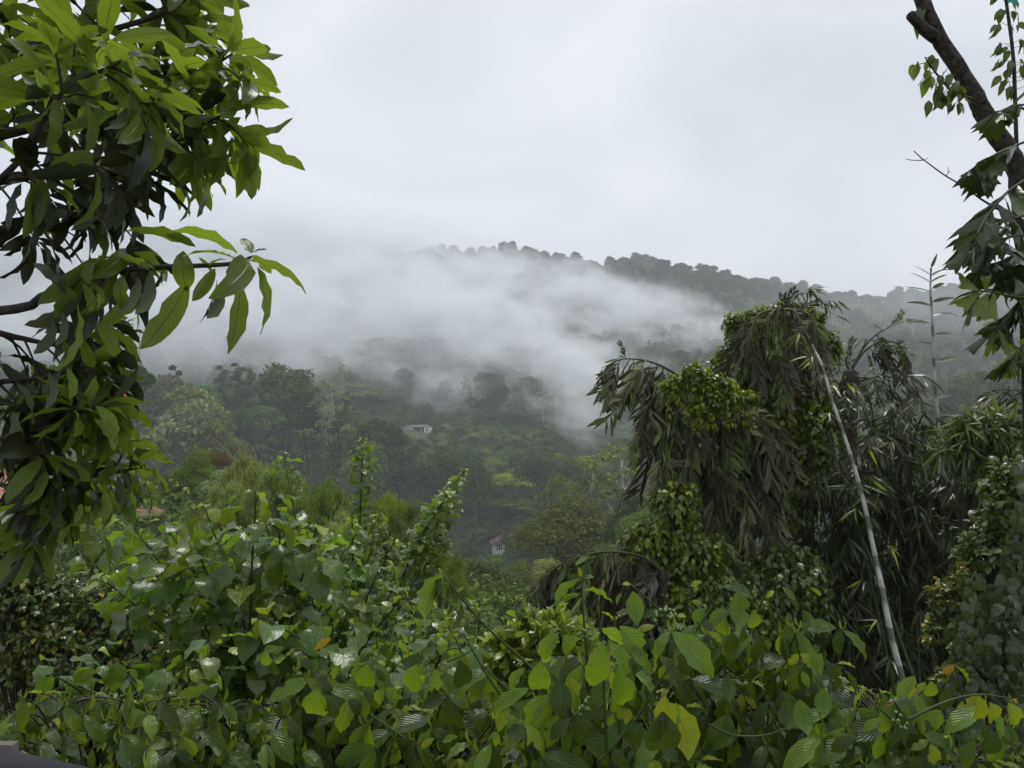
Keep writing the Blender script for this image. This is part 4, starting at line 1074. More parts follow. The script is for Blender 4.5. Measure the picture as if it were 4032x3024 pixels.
# centre bush
cb = coffee_bush(612, 650, 3.35, 'bright green coffee bush with big ribbed leaves in the middle of the foreground', 31, 86, 100, 0.225, 0.62, 800)
R = cb.rng
def stem_px(pl, pts, Y, r0=0.0055, r1=0.0025, mat='green_stem'):
    acc = Acc(); acc.tube(spline(PL(pts, Y, Y), 10), r0, r1, 5, 0, np.random.default_rng(1), 0.06); pl.wood(acc, 'stem', mat)
stem_px(cb, [z4(680, 1200), z4(655, 850), z4(640, 640), z4(628, 440)], 2.75)
stem_px(cb, [z4(790, 1560), z4(775, 1200), z4(768, 860)], 2.5, 0.007)
stem_px(cb, [z4(760, 1600), z4(980, 1350), z4(1100, 1150), z4(1250, 930)], 2.7, 0.006)
stem_px(cb, [z4(840, 760), z4(845, 690)], 2.6); stem_px(cb, [z4(200, 1200), z4(0, 1000)], 2.7)
for b, t, n, W, m, Y in [
    ((628, 440), (620, 385), front, 1.0, 'coffee_new', 2.75), ((625, 455), (415, 550), (-.2, .7, .7), .85, 'coffee', 2.75), ((640, 520), (832, 535), (.2, .6, .8), .9, 'coffee', 2.75), ((625, 545), (455, 595), (0, -.5, .8), .5, 'coffee', 2.75),
    ((625, 440), (540, 428), dn, .9, 'coffee_dark', 2.75), ((640, 445), (710, 430), dn, 1.0, 'coffee_dark', 2.8),
    ((768, 855), (702, 1215), front, 1.05, 'coffee', 2.45), ((375, 975), (350, 1250), front, 1.25, 'coffee', 2.5), ((875, 750), (1065, 965), (-.3, -.6, .7), 1.2, 'coffee', 2.6), ((800, 845), (1022, 1140), (.5, -.1, .8), .9, 'coffee', 2.45),
    ((900, 865), (1115, 1025), (.2, -.3, .9), .8, 'coffee', 2.6), ((485, 795), (310, 975), (-.4, -.4, .8), 1.0, 'coffee', 2.6), ((520, 810), (600, 930), (.1, -.5, .8), 1.8, 'coffee', 2.6), ((490, 1095), (505, 1335), front, 1.5, 'coffee_dark', 2.55),
    ((850, 1010), (965, 1315), (.2, -.6, .7), 1.1, 'coffee', 2.55), ((1165, 1195), (1138, 1405), front, 1.15, 'coffee_new', 2.3), ((1150, 1300), (1160, 1670), front, 1.55, 'coffee_dark', 2.3), ((1200, 1240), (1390, 1520), (.4, .7, .4), 1.35, 'coffee_new', 2.4),
    ((170, 1235), (75, 1435), (-.2, -.5, .8), .95, 'coffee_new', 2.5), ((300, 1150), (0, 1300), (-.2, -.3, .9), .7, 'coffee', 2.5), ((270, 1020), (130, 1170), (-.3, -.4, .8), .9, 'coffee', 2.6), ((480, 1110), (380, 1050), (0, -.4, .9), 1.0, 'coffee_dark', 2.7),
    ((560, 1090), (640, 1190), bk, 1.3, 'coffee_new', 2.65), ((840, 720), (770, 640), (0, .2, .9), .55, 'coffee_new', 2.6), ((845, 720), (895, 640), (0, .2, .9), .55, 'coffee_new', 2.6), ((560, 1340), (410, 1480), dn, 1.0, 'coffee_dark', 2.5),
    ((610, 1350), (740, 1490), (.1, -.5, .8), 1.2, 'coffee_dark', 2.5), ((1020, 1370), (890, 1540), (-.2, -.6, .7), 1.2, 'coffee_dark', 2.5), ((350, 1440), (260, 1500), bk, 1.5, 'coffee_new', 2.5), ((100, 1430), (30, 1470), dn, .9, 'coffee', 2.6), ((100, 1440), (80, 1530), front, 1.0, 'coffee', 2.6),
    ((820, 1040), (880, 1200), bk, 1.0, 'coffee_new', 2.7), ((940, 1280), (910, 1370), bk, 1.4, 'coffee_new', 2.75), ((1230, 1230), (1310, 1430), edge, .4, 'coffee', 2.35), ((760, 770), (930, 850), (.2, .7, .5), 1.6, 'coffee', 2.65)]:
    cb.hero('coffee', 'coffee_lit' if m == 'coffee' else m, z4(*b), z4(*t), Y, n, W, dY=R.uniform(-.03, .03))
berries(cb, P(*z4(655, 810), 2.7), R); berries(cb, P(*z4(640, 1260), 2.6), R, 12)
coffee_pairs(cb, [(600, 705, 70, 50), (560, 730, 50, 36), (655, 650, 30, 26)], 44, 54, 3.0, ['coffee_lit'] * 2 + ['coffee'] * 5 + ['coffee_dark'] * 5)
cb.finish(300)
# right of it: a darker one with sprays against the dead palm
cd = coffee_bush(752, 612, 3.95, 'darker coffee bush with berries and pale top leaves, right of the bright one', 32, 104, 120, 0.225, 0.25, 800, fruit=0.05)
R = cd.rng
stem_px(cd, [z4(1340, 870), z4(1130, 650), z4(950, 490)], 3.2); stem_px(cd, [z4(1360, 780), z4(1500, 580), z4(1540, 500)], 3.2); stem_px(cd, [z4(1700, 800), z4(1780, 600), z4(1830, 540)], 3.3); stem_px(cd, [z4(1480, 620), z4(1390, 470)], 3.2)
stem_px(cd, [z4(1440, 1380), z4(1600, 1450), z4(1800, 1450), z4(1950, 1400)], 3.2, .0055)
for b, t, n, W, m in [
    ((1640, 515), (1645, 775), (.2, .7, .5), 1.15, 'coffee'), ((1725, 660), (1750, 795), front, 1.7, 'coffee'), ((1425, 640), (1320, 725), (-.2, -.6, .7), 1.2, 'coffee'), ((1565, 650), (1440, 725), (0, -.6, .8), 1.2, 'coffee'),
    ((1530, 500), (1790, 540), (0, -.1, 1), .7, 'coffee_dark'), ((1400, 470), (1318, 490), (0, -.2, .9), 1.0, 'coffee_new'), ((1400, 610), (1335, 585), dn, .9, 'coffee_new'), ((1805, 575), (1862, 520), (0, -.3, .9), .9, 'coffee_new'), ((1590, 790), (1595, 970), front, 1.3, 'coffee_dark'),
    ((1760, 820), (1745, 1010), front, 1.1, 'coffee_dark'), ((960, 530), (990, 735), bk, 1.25, 'coffee'), ((950, 490), (890, 475), dn, 1.1, 'coffee_new'), ((890, 540), (835, 610), bk, .9, 'coffee'), ((1130, 650), (1010, 690), dn, .9, 'coffee_dark'), ((1240, 690), (1310, 680), dn, 1.1, 'coffee_new'),
    ((1100, 750), (980, 775), dn, .8, 'coffee_new'), ((1250, 760), (1115, 800), (0, -.3, 1), .9, 'coffee_dark'), ((1340, 870), (1520, 950), (.1, -.5, .8), 1.2, 'coffee_dark'), ((1390, 960), (1530, 1050), (.1, -.6, .7), 1.4, 'coffee_dark'), ((1060, 830), (1150, 960), front, 1.1, 'coffee_dark'),
    ((1660, 760), (1670, 890), front, 1.0, 'coffee_dark'), ((1260, 930), (1330, 1090), front, 1.3, 'coffee_dark'), ((1560, 1060), (1570, 1230), bk, 1.2, 'coffee_dark'), ((1440, 790), (1540, 840), bk, 1.2, 'coffee')]:
    cd.hero('coffee', m, z4(*b), z4(*t), 3.15 + R.uniform(-.1, .1), n, W)
for b, t, n, W, m in [((390, 640), (355, 560), bk, 1.0, 'coffee_dark'), ((370, 590), (310, 505), (-.2, -.5, .8), 1.0, 'coffee'), ((470, 510), (560, 555), dn, .6, 'coffee_new'), ((395, 930), (330, 1010), front, 1.2, 'coffee_new'), ((405, 930), (520, 1015), (.1, -.6, .8), 1.1, 'coffee_new'), ((420, 650), (500, 760), bk, 1.1, 'coffee_dark'),
    ((470, 900), (540, 1050), bk, 1.2, 'coffee'), ((420, 1040), (460, 1140), bk, 1.1, 'coffee'), ((690, 1035), (800, 1165), (.3, .3, .8), 1.1, 'coffee_dark'), ((625, 1060), (690, 1215), front, .9, 'coffee_dark'), ((560, 1150), (540, 1320), bk, 1.5, 'coffee'), ((290, 1010), (320, 1130), front, 1.0, 'coffee_dark'), ((400, 1220), (450, 1430), bk, 1.3, 'coffee'), ((300, 1230), (330, 1400), bk, 1.5, 'coffee_dark')]:
    cd.hero('coffee', m, z5(*b), z5(*t), 3.2 + R.uniform(-.1, .1), n, W)
for q in ((1190, 690), (1150, 680), (1210, 710)):
    berries(cd, P(*z4(*q), 3.15), R, 10, 0.011)
coffee_pairs(cd, [(765, 690, 80, 66), (740, 640, 70, 26), (720, 745, 60, 26)], 66, 43, 3.6, ['coffee_dark'] * 8 + ['coffee'] * 4)
cd.finish(300)
# right bottom
ce = coffee_bush(935, 706, 3.5, 'coffee bush with fresh yellow green shoots in front of the bamboo', 33, 92, 96, 0.21, 0.5, 800)
R = ce.rng
stem_px(ce, [z5(1460, 1250), z5(1420, 1100), z5(1395, 1000)], 2.9); stem_px(ce, [z5(1030, 1380), z5(900, 1270), z5(800, 1180)], 2.9); stem_px(ce, [z5(1050, 1300), z5(1005, 1240), z5(950, 1250)], 2.9); stem_px(ce, [z5(1100, 1350), z5(1300, 1250), z5(1530, 1190), z5(1780, 1220)], 2.85, .006)
for b, t, n, W, m in [
    ((1135, 1072), (1022, 1205), (-.3, -.1, .9), 1.0, 'coffee'), ((1140, 1080), (1082, 1205), bk, 1.0, 'coffee_new'), ((1210, 1110), (1105, 1200), (-.3, -.4, .8), .7, 'coffee_new'), ((1245, 1105), (1242, 1230), front, 1.6, 'coffee'), ((1392, 1000), (1308, 1060), (-.2, -.3, .8), 1.0, 'coffee_old'), ((1405, 1012), (1505, 1085), (.3, .3, .8), 1.1, 'coffee'),
    ((1535, 1190), (1388, 1415), (-.4, -.5, .7), .85, 'coffee_new'), ((1545, 1195), (1588, 1400), front, 1.0, 'coffee_new'), ((1615, 1240), (1715, 1420), (-.1, -.7, .6), 1.3, 'coffee_new'), ((1730, 1245), (1840, 1420), front, 1.3, 'coffee_new'), ((1262, 1310), (1330, 1445), front, 1.4, 'coffee'), ((1240, 1505), (1290, 1670), front, 1.2, 'coffee_new'),
    ((955, 1340), (930, 1455), front, 1.4, 'coffee'), ((800, 1185), (705, 1255), bk, 1.1, 'coffee_new'), ((930, 1340), (795, 1420), (-.2, -.4, .9), .8, 'coffee'), ((920, 1440), (900, 1620), front, 1.0, 'coffee'), ((1640, 1420), (1630, 1620), front, 1.4, 'coffee_dark'), ((1340, 1150), (1345, 1325), front, 1.3, 'coffee_dark'), ((1010, 1400), (1030, 1570), front, 1.1, 'coffee_dark'),
    ((1010, 1235), (945, 1255), dn, .7, 'coffee_old'), ((1200, 1350), (1260, 1460), (.1, -.5, .8), 1.1, 'coffee_dark'), ((1340, 1420), (1400, 1530), edge, .7, 'coffee'), ((1230, 1480), (1110, 1540), dn, .9, 'coffee'), ((760, 1455), (580, 1560), (-.1, -.4, .9), .9, 'coffee_dark'), ((1560, 1410), (1435, 1490), dn, .9, 'coffee_dark'), ((1760, 1220), (1820, 1245), dn, 1.0, 'coffee_old')]:
    ce.hero('coffee', 'coffee_lit' if m == 'coffee' else m, z5(*b), z5(*t), 2.85 + R.uniform(-.12, .12), n, W)
berries(ce, P(*z5(1040, 1370), 2.8), R, 10)
coffee_pairs(ce, [(930, 738, 92, 34), (860, 735, 40, 30), (905, 700, 50, 20)], 52, 43, 3.25, ['coffee_lit'] * 2 + ['coffee'] * 4 + ['coffee_dark'] * 4)
ce.finish(300)
# centre left, with the long shoot leaning up to the left
cf = coffee_bush(392, 668, 3.75, 'glossy coffee bush left of centre whose long shoot leans over to the left', 34, 112, 120, 0.225, 0.4, 800, fruit=0.03, old=0.004)
R = cf.rng
stem_px(cf, [z6(2100, 900), z6(1960, 740), z6(1700, 510), z6(1500, 280), z6(1375, 118)], 3.1, .0075, .003); stem_px(cf, [z6(1900, 1100), z6(1760, 950), z6(1600, 690), z6(1520, 530)], 3.0, .006, .0025); stem_px(cf, [z6(1400, 750), z6(1520, 700), z6(1620, 640)], 3.1, .004)
stem_px(cf, [z6(840, 1130), z6(1000, 1240), z6(1130, 1320)], 3.0, .006)
for b, t, n, W, m in [
    ((1370, 100), (1160, 425), (-.2, .75, .5), 1.15, 'coffee'), ((1365, 140), (1245, 310), (-.2, -.5, .8), 1.1, 'coffee_dark'), ((1480, 255), (1350, 315), (0, .3, .9), .7, 'coffee_dark'), ((1365, 105), (1340, 65), front, .9, 'coffee_new'), ((1470, 240), (1520, 205), dn, 1.0, 'coffee'), ((1490, 290), (1530, 500), edge, .8, 'coffee_dark'),
    ((470, 940), (392, 1240), front, 1.45, 'coffee'), ((825, 765), (770, 1015), front, 1.35, 'coffee'), ((1185, 765), (1120, 1020), front, 1.35, 'coffee'), ((1490, 735), (1560, 1020), (.2, -.6, .7), 1.15, 'coffee_dark'), ((770, 700), (668, 905), (-.4, -.4, .8), .8, 'coffee'), ((1310, 795), (1330, 990), front, .9, 'coffee'),
    ((945, 935), (865, 1080), (-.1, -.7, .6), 1.25, 'coffee'), ((955, 935), (1045, 1035), (.1, -.6, .7), 1.5, 'coffee'), ((640, 765), (525, 885), (-.2, -.4, .8), .8, 'coffee'), ((680, 1025), (800, 1115), (.1, -.2, .95), 1.3, 'coffee_dark'), ((525, 1005), (610, 1190), (.1, -.6, .7), 1.1, 'coffee_dark'), ((90, 675), (80, 810), front, 1.4, 'coffee'),
    ((390, 890), (225, 980), (-.3, -.3, .9), 1.0, 'coffee'), ((1040, 600), (955, 660), (-.2, .4, .9), 1.0, 'coffee_new'), ((1050, 600), (1165, 680), (.2, .4, .9), .9, 'coffee_new'), ((1640, 645), (1720, 730), (.1, -.5, .8), .8, 'coffee'), ((1250, 790), (1200, 850), dn, 1.0, 'coffee'), ((560, 575), (435, 645), bk, 1.0, 'coffee_old'),
    ((1310, 1300), (1200, 1375), dn, .9, 'coffee_new'), ((1480, 1290), (1345, 1320), dn, .9, 'coffee'), ((140, 740), (150, 880), front, 1.3, 'coffee_dark'), ((230, 690), (170, 790), edge, .8, 'coffee'), ((880, 800), (960, 900), (.1, -.2, .95), 1.0, 'coffee_dark'), ((330, 720), (430, 800), (.1, -.4, .9), 1.1, 'coffee_dark'), ((60, 1240), (30, 1400), front, 1.0, 'coffee_dark'), ((110, 1240), (130, 1390), front, 1.0, 'coffee_dark')]:
    cf.hero('coffee', 'coffee_lit' if m == 'coffee' else m, z6(*b), z6(*t), 3.05 + R.uniform(-.1, .1), n, W)
coffee_pairs(cf, [(400, 712, 112, 42), (340, 690, 60, 30), (450, 740, 60, 28)], 64, 43, 3.45, ['coffee_lit'] * 2 + ['coffee'] * 5 + ['coffee_dark'] * 6)
cf.finish(300)
cg = coffee_bush(240, 708, 3.4, 'low coffee bush with small pointed leaves under the heart leaved shrub', 35, 95, 78, 0.175, 0.35, 800)
coffee_pairs(cg, [(245, 735, 85, 34)], 38, 31, 3.2, ['coffee'] * 4 + ['coffee_lit'] + ['coffee_dark'] * 4)
cg.finish(220)
ch = coffee_bush(70, 700, 3.2, 'low coffee bush behind the dark railing in the near corner', 36, 100, 84, 0.165, 0.45, 800)
coffee_pairs(ch, [(100, 725, 95, 30)], 42, 29, 3.0, ['coffee'] * 4 + ['coffee_lit'] + ['coffee_dark'] * 4)
ch.finish(240)
ci = coffee_bush(505, 715, 3.6, 'half hidden coffee bush between the glossy one and the bright one', 37, 80, 66, 0.2, 0.45, 800)
coffee_pairs(ci, [(510, 738, 40, 34)], 14, 42, 3.2, ['coffee'] * 3 + ['coffee_lit'] * 2 + ['coffee_dark'] * 2)
ci.finish(180)
# ------------------------------------------------------------------ heart leaved shrubs and shoots
def heart_stem(pl, rng, pts, r0, L, gap, new=True, k0=0.12, mats=('heart',), pet=0.9, name='stem', wood='green_stem', newk=0.93, spread=1.0):
    acc = Acc(); n = 24; p = spline(pts, n); acc.tube(p, r0, r0 * 0.35, 6, 0, rng, 0.04)
    seg = np.linalg.norm(np.diff(p, axis=0), axis=1); tot = seg.sum(); m = int(tot * (1 - k0) / gap); a = rng.uniform(0, 6)
    for j in range(m):
        q = k0 + (1 - k0) * (j + 0.7) / m; i = min(n - 2, int(q * (n - 1))); fr = q * (n - 1) - i; c = p[i] * (1 - fr) + p[i + 1] * fr; d = nrm(p[i + 1] - p[i])
        a += 2.4 + rng.uniform(-.4, .4); e1 = nrm(np.cross(d, (0.3, 0.9, 0.2))); e2 = np.cross(d, e1)
        young = max(0.0, (q - 0.90) / 0.10) if new else 0.0
        ln = L * pet * rng.uniform(0.6, 1.25) * (1 - 0.72 * young) * spread
        out = nrm((e1 * cos(a) + e2 * sin(a)) + d * rng.uniform(0.2, 0.9) + (0, 0, 0.15))
        e = c + out * ln
        if ln > 0.03:
            acc.tube([c, c + out * ln * 0.55 + (0, 0, 0.04 * ln), e], 0.0028, 0.0018, 4)
        h = out * (1, 1, 0.15)
        dd = nrm(nrm(h) * rng.uniform(0.4, 1.0) + np.array((0, 0, -1)) * rng.choice((rng.uniform(0.0, 0.45), rng.uniform(0.2, 1.2))) + rv(rng, 0.15))
        nn = nrm(UP * rng.uniform(0.9, 1.4) + h * 0.15 + rv(rng, 0.25))
        mt = 'heart_new' if young > 0.45 and rng.random() < 0.8 else mats[int(rng.integers(0, len(mats)))]
        pl.leaf('heart', mt, e, dd, nn, L * 1.18 * rng.uniform(0.5, 1.2) * (1 - 0.62 * young))
    pl.wood(acc, name, wood)
def heart_shrub(base_px, Y, tips, label, seed, L=0.15, gap=0.05, r0=0.014, nmax=300, spreadY=0.5, mats=('heart', 'heart', 'heart', 'lime_dark'), name='heart_leaved_shrub', group='heart leaved shrubs', k0=0.1, spread=1.0):
    b = P(base_px[0], base_px[1], Y); g = float(ground(b[0], Y)); base = np.array((b[0], Y, g))
    pl = Plant(name, base, label, 'shrub', seed, group); rng = pl.rng
    for t in tips:
        Yt = t[2] if len(t) > 2 else Y + rng.uniform(-spreadY, spreadY)
        tp = P(t[0], t[1], Yt); s = b + np.array((rng.uniform(-.1, .1), (Yt - Y) * 0.3, -0.25))
        m = s * 0.45 + tp * 0.55 + np.array((-(tp[0] - s[0]) * 0.08, 0, 0.10))
        heart_stem(pl, rng, [s, m, tp], r0 * rng.uniform(0.7, 1.1), L * rng.uniform(0.9, 1.1), gap, mats=mats, k0=k0, spread=spread)
    a = Acc(); a.tube(spline([base + (0, 0, -0.3), (base + b) / 2 + rv(rng, .1), b + (0, 0, 0.1)], 8), 0.05, 0.03, 7, 0, rng, 0.05)
    pl.wood(a, 'trunk', 'bark'); pl.finish(nmax)
    return pl
heart_shrub((265, 740), 5.2, [(83, 540), (125, 515), (164, 522), (205, 508), (256, 492), (290, 545), (318, 522), (345, 548), (100, 575), (195, 545), (225, 530), (150, 560), (280, 510)],
            'large leafy shrub with wet heart shaped leaves and yellow shoot tips on the left', 51, 0.155, 0.040)
heart_shrub((330, 720), 5.6, [(382, 560), (350, 590), (310, 585), (400, 600), (270, 600), (230, 590), (180, 600), (345, 620), (290, 640)], 'heart leaved shrub with yellow buds just right of the large leafy one', 52, 0.15, 0.042)
heart_shrub((420, 730), 4.4, [(262, 615), (448, 640), (472, 650), (300, 650), (380, 660)], 'low heart leaved shrub with lime shoots among the coffee leaves', 53, 0.125, 0.045)
heart_shrub((150, 745), 4.3, [(45, 668), (95, 655), (120, 665), (160, 655), (70, 680), (190, 668), (225, 640)], 'heart leaved shrub with pale wet leaves above the corner coffee bush', 54, 0.115, 0.042)
heart_shrub((300, 640), 9.5, [(283, 452), (255, 520), (300, 520), (330, 545), (270, 560), (350, 530)], 'heart leaved sapling with a bushy top rising over the large leafy shrub', 55, 0.15, 0.03, spreadY=0.8)
heart_shrub((360, 650), 13.0, [(363, 438), (352, 520), (380, 512), (395, 540), (330, 560), (420, 560), (405, 585), (370, 575), (390, 610)], 'tall slender sapling with a leafy spire left of the valley house', 56, 0.155, 0.022, 0.026, spreadY=1.0)
heart_shrub((375, 640), 11.5, [(465, 470), (458, 478), (450, 490), (458, 500), (440, 530), (450, 540), (425, 545), (430, 580)], 'leafy shoot leaning right over the valley with pale leaf tips', 57, 0.145, 0.026, 0.022, spreadY=0.6, k0=0.5)
heart_shrub((390, 690), 8.5, [(330, 590), (365, 600), (400, 590), (430, 600), (450, 610), (420, 640), (470, 600), (350, 640), (470, 640)], 'mound of small heart leaves below the leaning shoot', 58, 0.125, 0.042, spreadY=0.8)
heart_shrub((470, 700), 6.5, [(445, 620), (480, 600), (500, 615), (465, 640), (520, 635), (495, 650)], 'pale heart leaved shrub behind the leaning coffee shoot', 59, 0.085, 0.032)

# ------------------------------------------------------------------ lime coloured bush and small leaved shrubs
def leafy_mass(name, label, cat, seed, blobs, n, L, kind, mats, Y, nmax=300, base_px=None, group=None, droop=0.3, wood='twig', mass='foliage', up=0.8, dY=0.5, W=1.0):
    """a bush made of twigs with leaves at their ends, filling BLOBS (px, py, half width px, half height px)"""
    bpx = base_px or (blobs[0][0], blobs[0][1] + blobs[0][3] + 20)
    b = P(bpx[0], bpx[1], Y); base = np.array((b[0], Y, min(b[2], float(ground(b[0], Y)))))
    pl = Plant(name, base, label, cat, seed, group); rng = pl.rng; f = Y / FOC; acc = Acc()
    area_ = sum(q[2] * q[3] for q in blobs)
    for px, py, hw, hh in blobs:
        c = P(px, py, Y); m = max(1, int(n * hw * hh / area_ / 6))
        for i in range(m):
            d = nrm(rv(rng)); d[2] = abs(d[2]) if rng.random() < .7 else d[2]
            tip = c + d * np.array((hw * f, max(hw, hh) * f * dY * 1.3, hh * f)) * rng.uniform(0.55, 1.0) ** 0.6
            s = c + (tip - c) * 0.4 + (0, 0, -0.1 * hh * f)
            if i % 4 == 0 and cat not in ('creeper',):
                acc.tube(spline([base + (0, 0, -.1), base * 0.4 + c * 0.6, s, tip], 7), 0.012 * min(1.0, Y / 6), 0.003, 4)
            else:
                acc.tube([s, (s + tip) / 2 + (0, 0, .02), tip], 0.004, 0.002, 3)
            mt = mats[int(rng.integers(0, len(mats)))]
            hang = rng.uniform(0.1, 1.0) ** 2 * 0.07 * Y * 0.6 if droop >= 0.9 and kind == 'ovate' else 0.0
            if hang > 0.12:
                acc.tube([tip, tip + (0.02, 0, -hang * .5), tip + (0, 0, -hang)], 0.003, 0.0015, 3)
            for j in range(6):
                p = s + (tip - s) * rng.uniform(0.45, 1.0) if hang == 0 or rng.random() < .4 else tip + rv(rng, .03) + (0, 0, -hang * rng.random())
                dd = nrm(d * 0.6 + rv(rng, 0.7) + np.array((0, 0, -droop)))
                pl.leaf(kind, mt, p, dd, nrm(UP * up + d * 0.5 + rv(rng, 0.35)), L * rng.uniform(0.7, 1.25), W)
    pl.wood(acc, 'branches', wood)['kind'] = 'stuff'; pl.finish(nmax, mass=mass, minpx=3.0)
    return pl
leafy_mass('lime_bush', 'bright lime green bush with small upright leaves behind the coffee shoot', 'bush', 61, [(545, 640, 42, 28), (505, 662, 30, 26), (575, 668, 40, 34), (530, 690, 60, 30)], 1500, 0.105, 'obov', ['lime', 'lime', 'lime', 'lime_dark'], 5.2, droop=-0.5)
leafy_mass('small_leaved_shrub', 'dense dark shrub with tiny glossy leaves along the left border', 'shrub', 62, [(20, 600, 70, 48), (70, 640, 80, 40), (20, 680, 60, 40), (120, 610, 50, 40), (140, 660, 60, 40), (20, 560, 40, 30)], 7500, 0.075, 'ovate', ['shrub'] * 8 + ['shrub_yellow'], 8.0, dY=0.4)
leafy_mass('pale_flowered_shrub', 'small leaved shrub with pale whitish buds beside the white bamboo stem', 'shrub', 63, [(955, 605, 28, 34), (985, 580, 26, 40), (945, 640, 24, 30)], 1700, 0.06, 'ovate', ['shrub', 'shrub', 'shrub_yellow'], 6.6)

# ------------------------------------------------------------------ creeper covered bank on the right
pl = leafy_mass('creeper_thicket', 'dark thicket draped with pale heart leaved creeper at the right border', 'thicket', 64, [(1000, 560, 46, 60), (990, 650, 46, 46), (1020, 500, 40, 50), (960, 690, 34, 30)], 3000, 0.075, 'ovate', ['vine_dark', 'shrub', 'vine_dark'], 6.2, nmax=120)
cr_ = Plant('heart_leaved_creeper', P(1000, 720, 5.9), 'creeper with pale spotted heart leaves hanging over the dark thicket', 'creeper', 65)
rng = cr_.rng
for px, py, dx, L_ in [(975, 610, -10, 90), (990, 600, 5, 100), (1008, 590, 10, 110), (960, 630, -15, 70), (1020, 560, 0, 120), (1000, 640, -5, 90), (980, 650, -18, 60), (1015, 520, -8, 90), (1018, 630, 4, 90), (970, 585, -6, 60), (1000, 700, 0, 40), (1020, 480, 5, 80)]:
    pts = spline(PL([(px + 6, py - 14), (px, py), (px + dx * .5, py + L_ * .5), (px + dx, py + L_)], 5.95, 5.65), 12); a = Acc(); a.tube(pts, 0.004, 0.002, 4)
    for i in range(1, 12):
        for s in range(3):
            d = nrm(np.array((rng.normal(0, .6), -0.35, -1.0))); cr_.leaf('heart', 'pale_heart', pts[i] + rv(rng, 0.035), d, nrm(np.array((rng.normal(0, .3), -.8, .55)) + rv(rng, .2)), 0.105 * rng.uniform(.7, 1.2), 0.85)
    cr_.wood(a, 'stem', 'green_stem')
cr_.finish(300)

# ------------------------------------------------------------------ dead fishtail palms
def frond(pl, path, Y0, Y1, nl, L, mats=('dead',), r0=0.02, hang=1.0, k0=0.08, spread=0.5, gap_pairs=1, kind='dead', W=1.0, under=0.0):
    """a rachis with leaflets hanging from it; the leaflets are its children's children"""
    rng = pl.rng; pts = spline(PL(path, Y0, Y1), 24); a = Acc(); a.tube(pts, r0, 0.004, 6, 0, rng, 0.05)
    if kind == 'dead':
        nl = max(4, int(nl * 0.27)); spread *= 0.9; L = L * 1.0; hang *= 1.15
    fr = relbuild(a, 'frond', [MAT['dead'] if kind == 'dead' else MAT['green_stem']], pl.root)
    for j in range(nl):
        q = k0 + (1 - k0) * (j + rng.uniform(0.2, 0.8)) / nl; i = min(22, int(q * 23)); f_ = q * 23 - i; p = pts[i] * (1 - f_) + pts[i + 1] * f_; d = nrm(pts[i + 1] - pts[i])
        side = nrm(np.cross(d, UP)) * (1 if j % 2 else -1)
        dd = nrm(side * spread * rng.uniform(0.1, 1.2) + d * rng.uniform(0.1, 0.8) + np.array((0, 0, -1)) * hang * rng.uniform(0.5, 1.3) + rv(rng, 0.20))
        if rng.random() < 0.05:
            L_up = 0.5; dd = nrm(side * 0.6 + d * 0.6 + np.array((0, 0, rng.uniform(.1, .9))))
        else:
            L_up = 1.0
        nn = nrm(-side * 0.3 + np.array((0, -0.6, 0.3)) + rv(rng, 0.5))
        l = L * L_up * rng.uniform(0.55, 1.15) * (1 - 0.45 * max(0, q - 0.7) / 0.3)
        if kind == 'dead':
            kind_, mats = 'pinna', ('dead', 'dead_olive', 'dead_dark', 'dead_olive', 'dead_dark', 'dead_pale')
        else:
            kind_ = kind
        pl.L.append(((kind_, int(rng.integers(0, 7))), mats[int(rng.integers(0, len(mats)))], p, frame(dd, nn) * np.array((l, l * W, l)), l, None, fr))
    return fr
def finish_palm(pl, nmax=300):
    """leaflets under their fronds, past NMAX as one mass"""
    rest = Acc(); mats = []; n = 0
    for e in pl.L:
        key, mat, p, R_, l, lab, fr = e
        if n < nmax:
            o = bpy.data.objects.new('pinna' if key[0] == 'pinna' else 'leaflet', leaf_mesh(key, mat)); COL.objects.link(o); o.parent = fr
            M = Matrix.Identity(4)
            for a in range(3):
                for b in range(3):
                    M[a][b] = R_[a, b]
                M[a][3] = p[a] - pl.base[a]
            o.matrix_local = M; n += 1
        else:
            if mat not in mats:
                mats.append(mat)
            v, f, u = TM[key]; rest.add(v @ R_.T + p, f, u, pl.rng.random(), mats.index(mat))
    if rest.V:
        relbuild(rest, 'leaflets', [MAT[m] for m in mats], pl.root)['kind'] = 'stuff'
def palm_trunk(pl, pts, r0, r1):
    a = Acc(); a.tube(spline(pts, 16), r0, r1, 9, 0, pl.rng, 0.05); pl.wood(a, 'trunk', 'bark')
# the low one with the frond arching to the left and a thatch of hanging leaflets
c1 = P(690, 384, 10.0); g1_ = float(ground(c1[0], 10.0))
d1 = Plant('dead_palm', (c1[0] + .3, 10.0, g1_), 'dead palm with one brown frond arching left and a thatch of hanging leaves', 'dead palm', 71)
palm_trunk(d1, [(c1[0] + .3, 10.0, g1_ - .3), (c1[0] + .25, 10.0, (g1_ + c1[2]) / 2), c1 + (0, 0, -.05)], 0.16, 0.12)
frond(d1, [(690, 384), (672, 372), (651, 362), (624, 359), (602, 368)], 10.0, 9.7, 110, 0.92, hang=1.3, k0=0.05, spread=0.55)
frond(d1, [(690, 384), (665, 388), (646, 410), (640, 440)], 10.0, 9.4, 85, 0.62, hang=1.0)
frond(d1, [(690, 382), (676, 392), (664, 425), (660, 470)], 10.0, 9.3, 85, 0.9, hang=1.2)
frond(d1, [(692, 382), (690, 400), (690, 440), (692, 490)], 10.0, 9.3, 85, 0.95, hang=1.2)
frond(d1, [(692, 382), (712, 388), (722, 430), (722, 480)], 10.0, 9.5, 85, 0.95, hang=1.2)
frond(d1, [(695, 380), (728, 384), (760, 410), (782, 448)], 10.0, 10.0, 95, 1.05, hang=1.2)
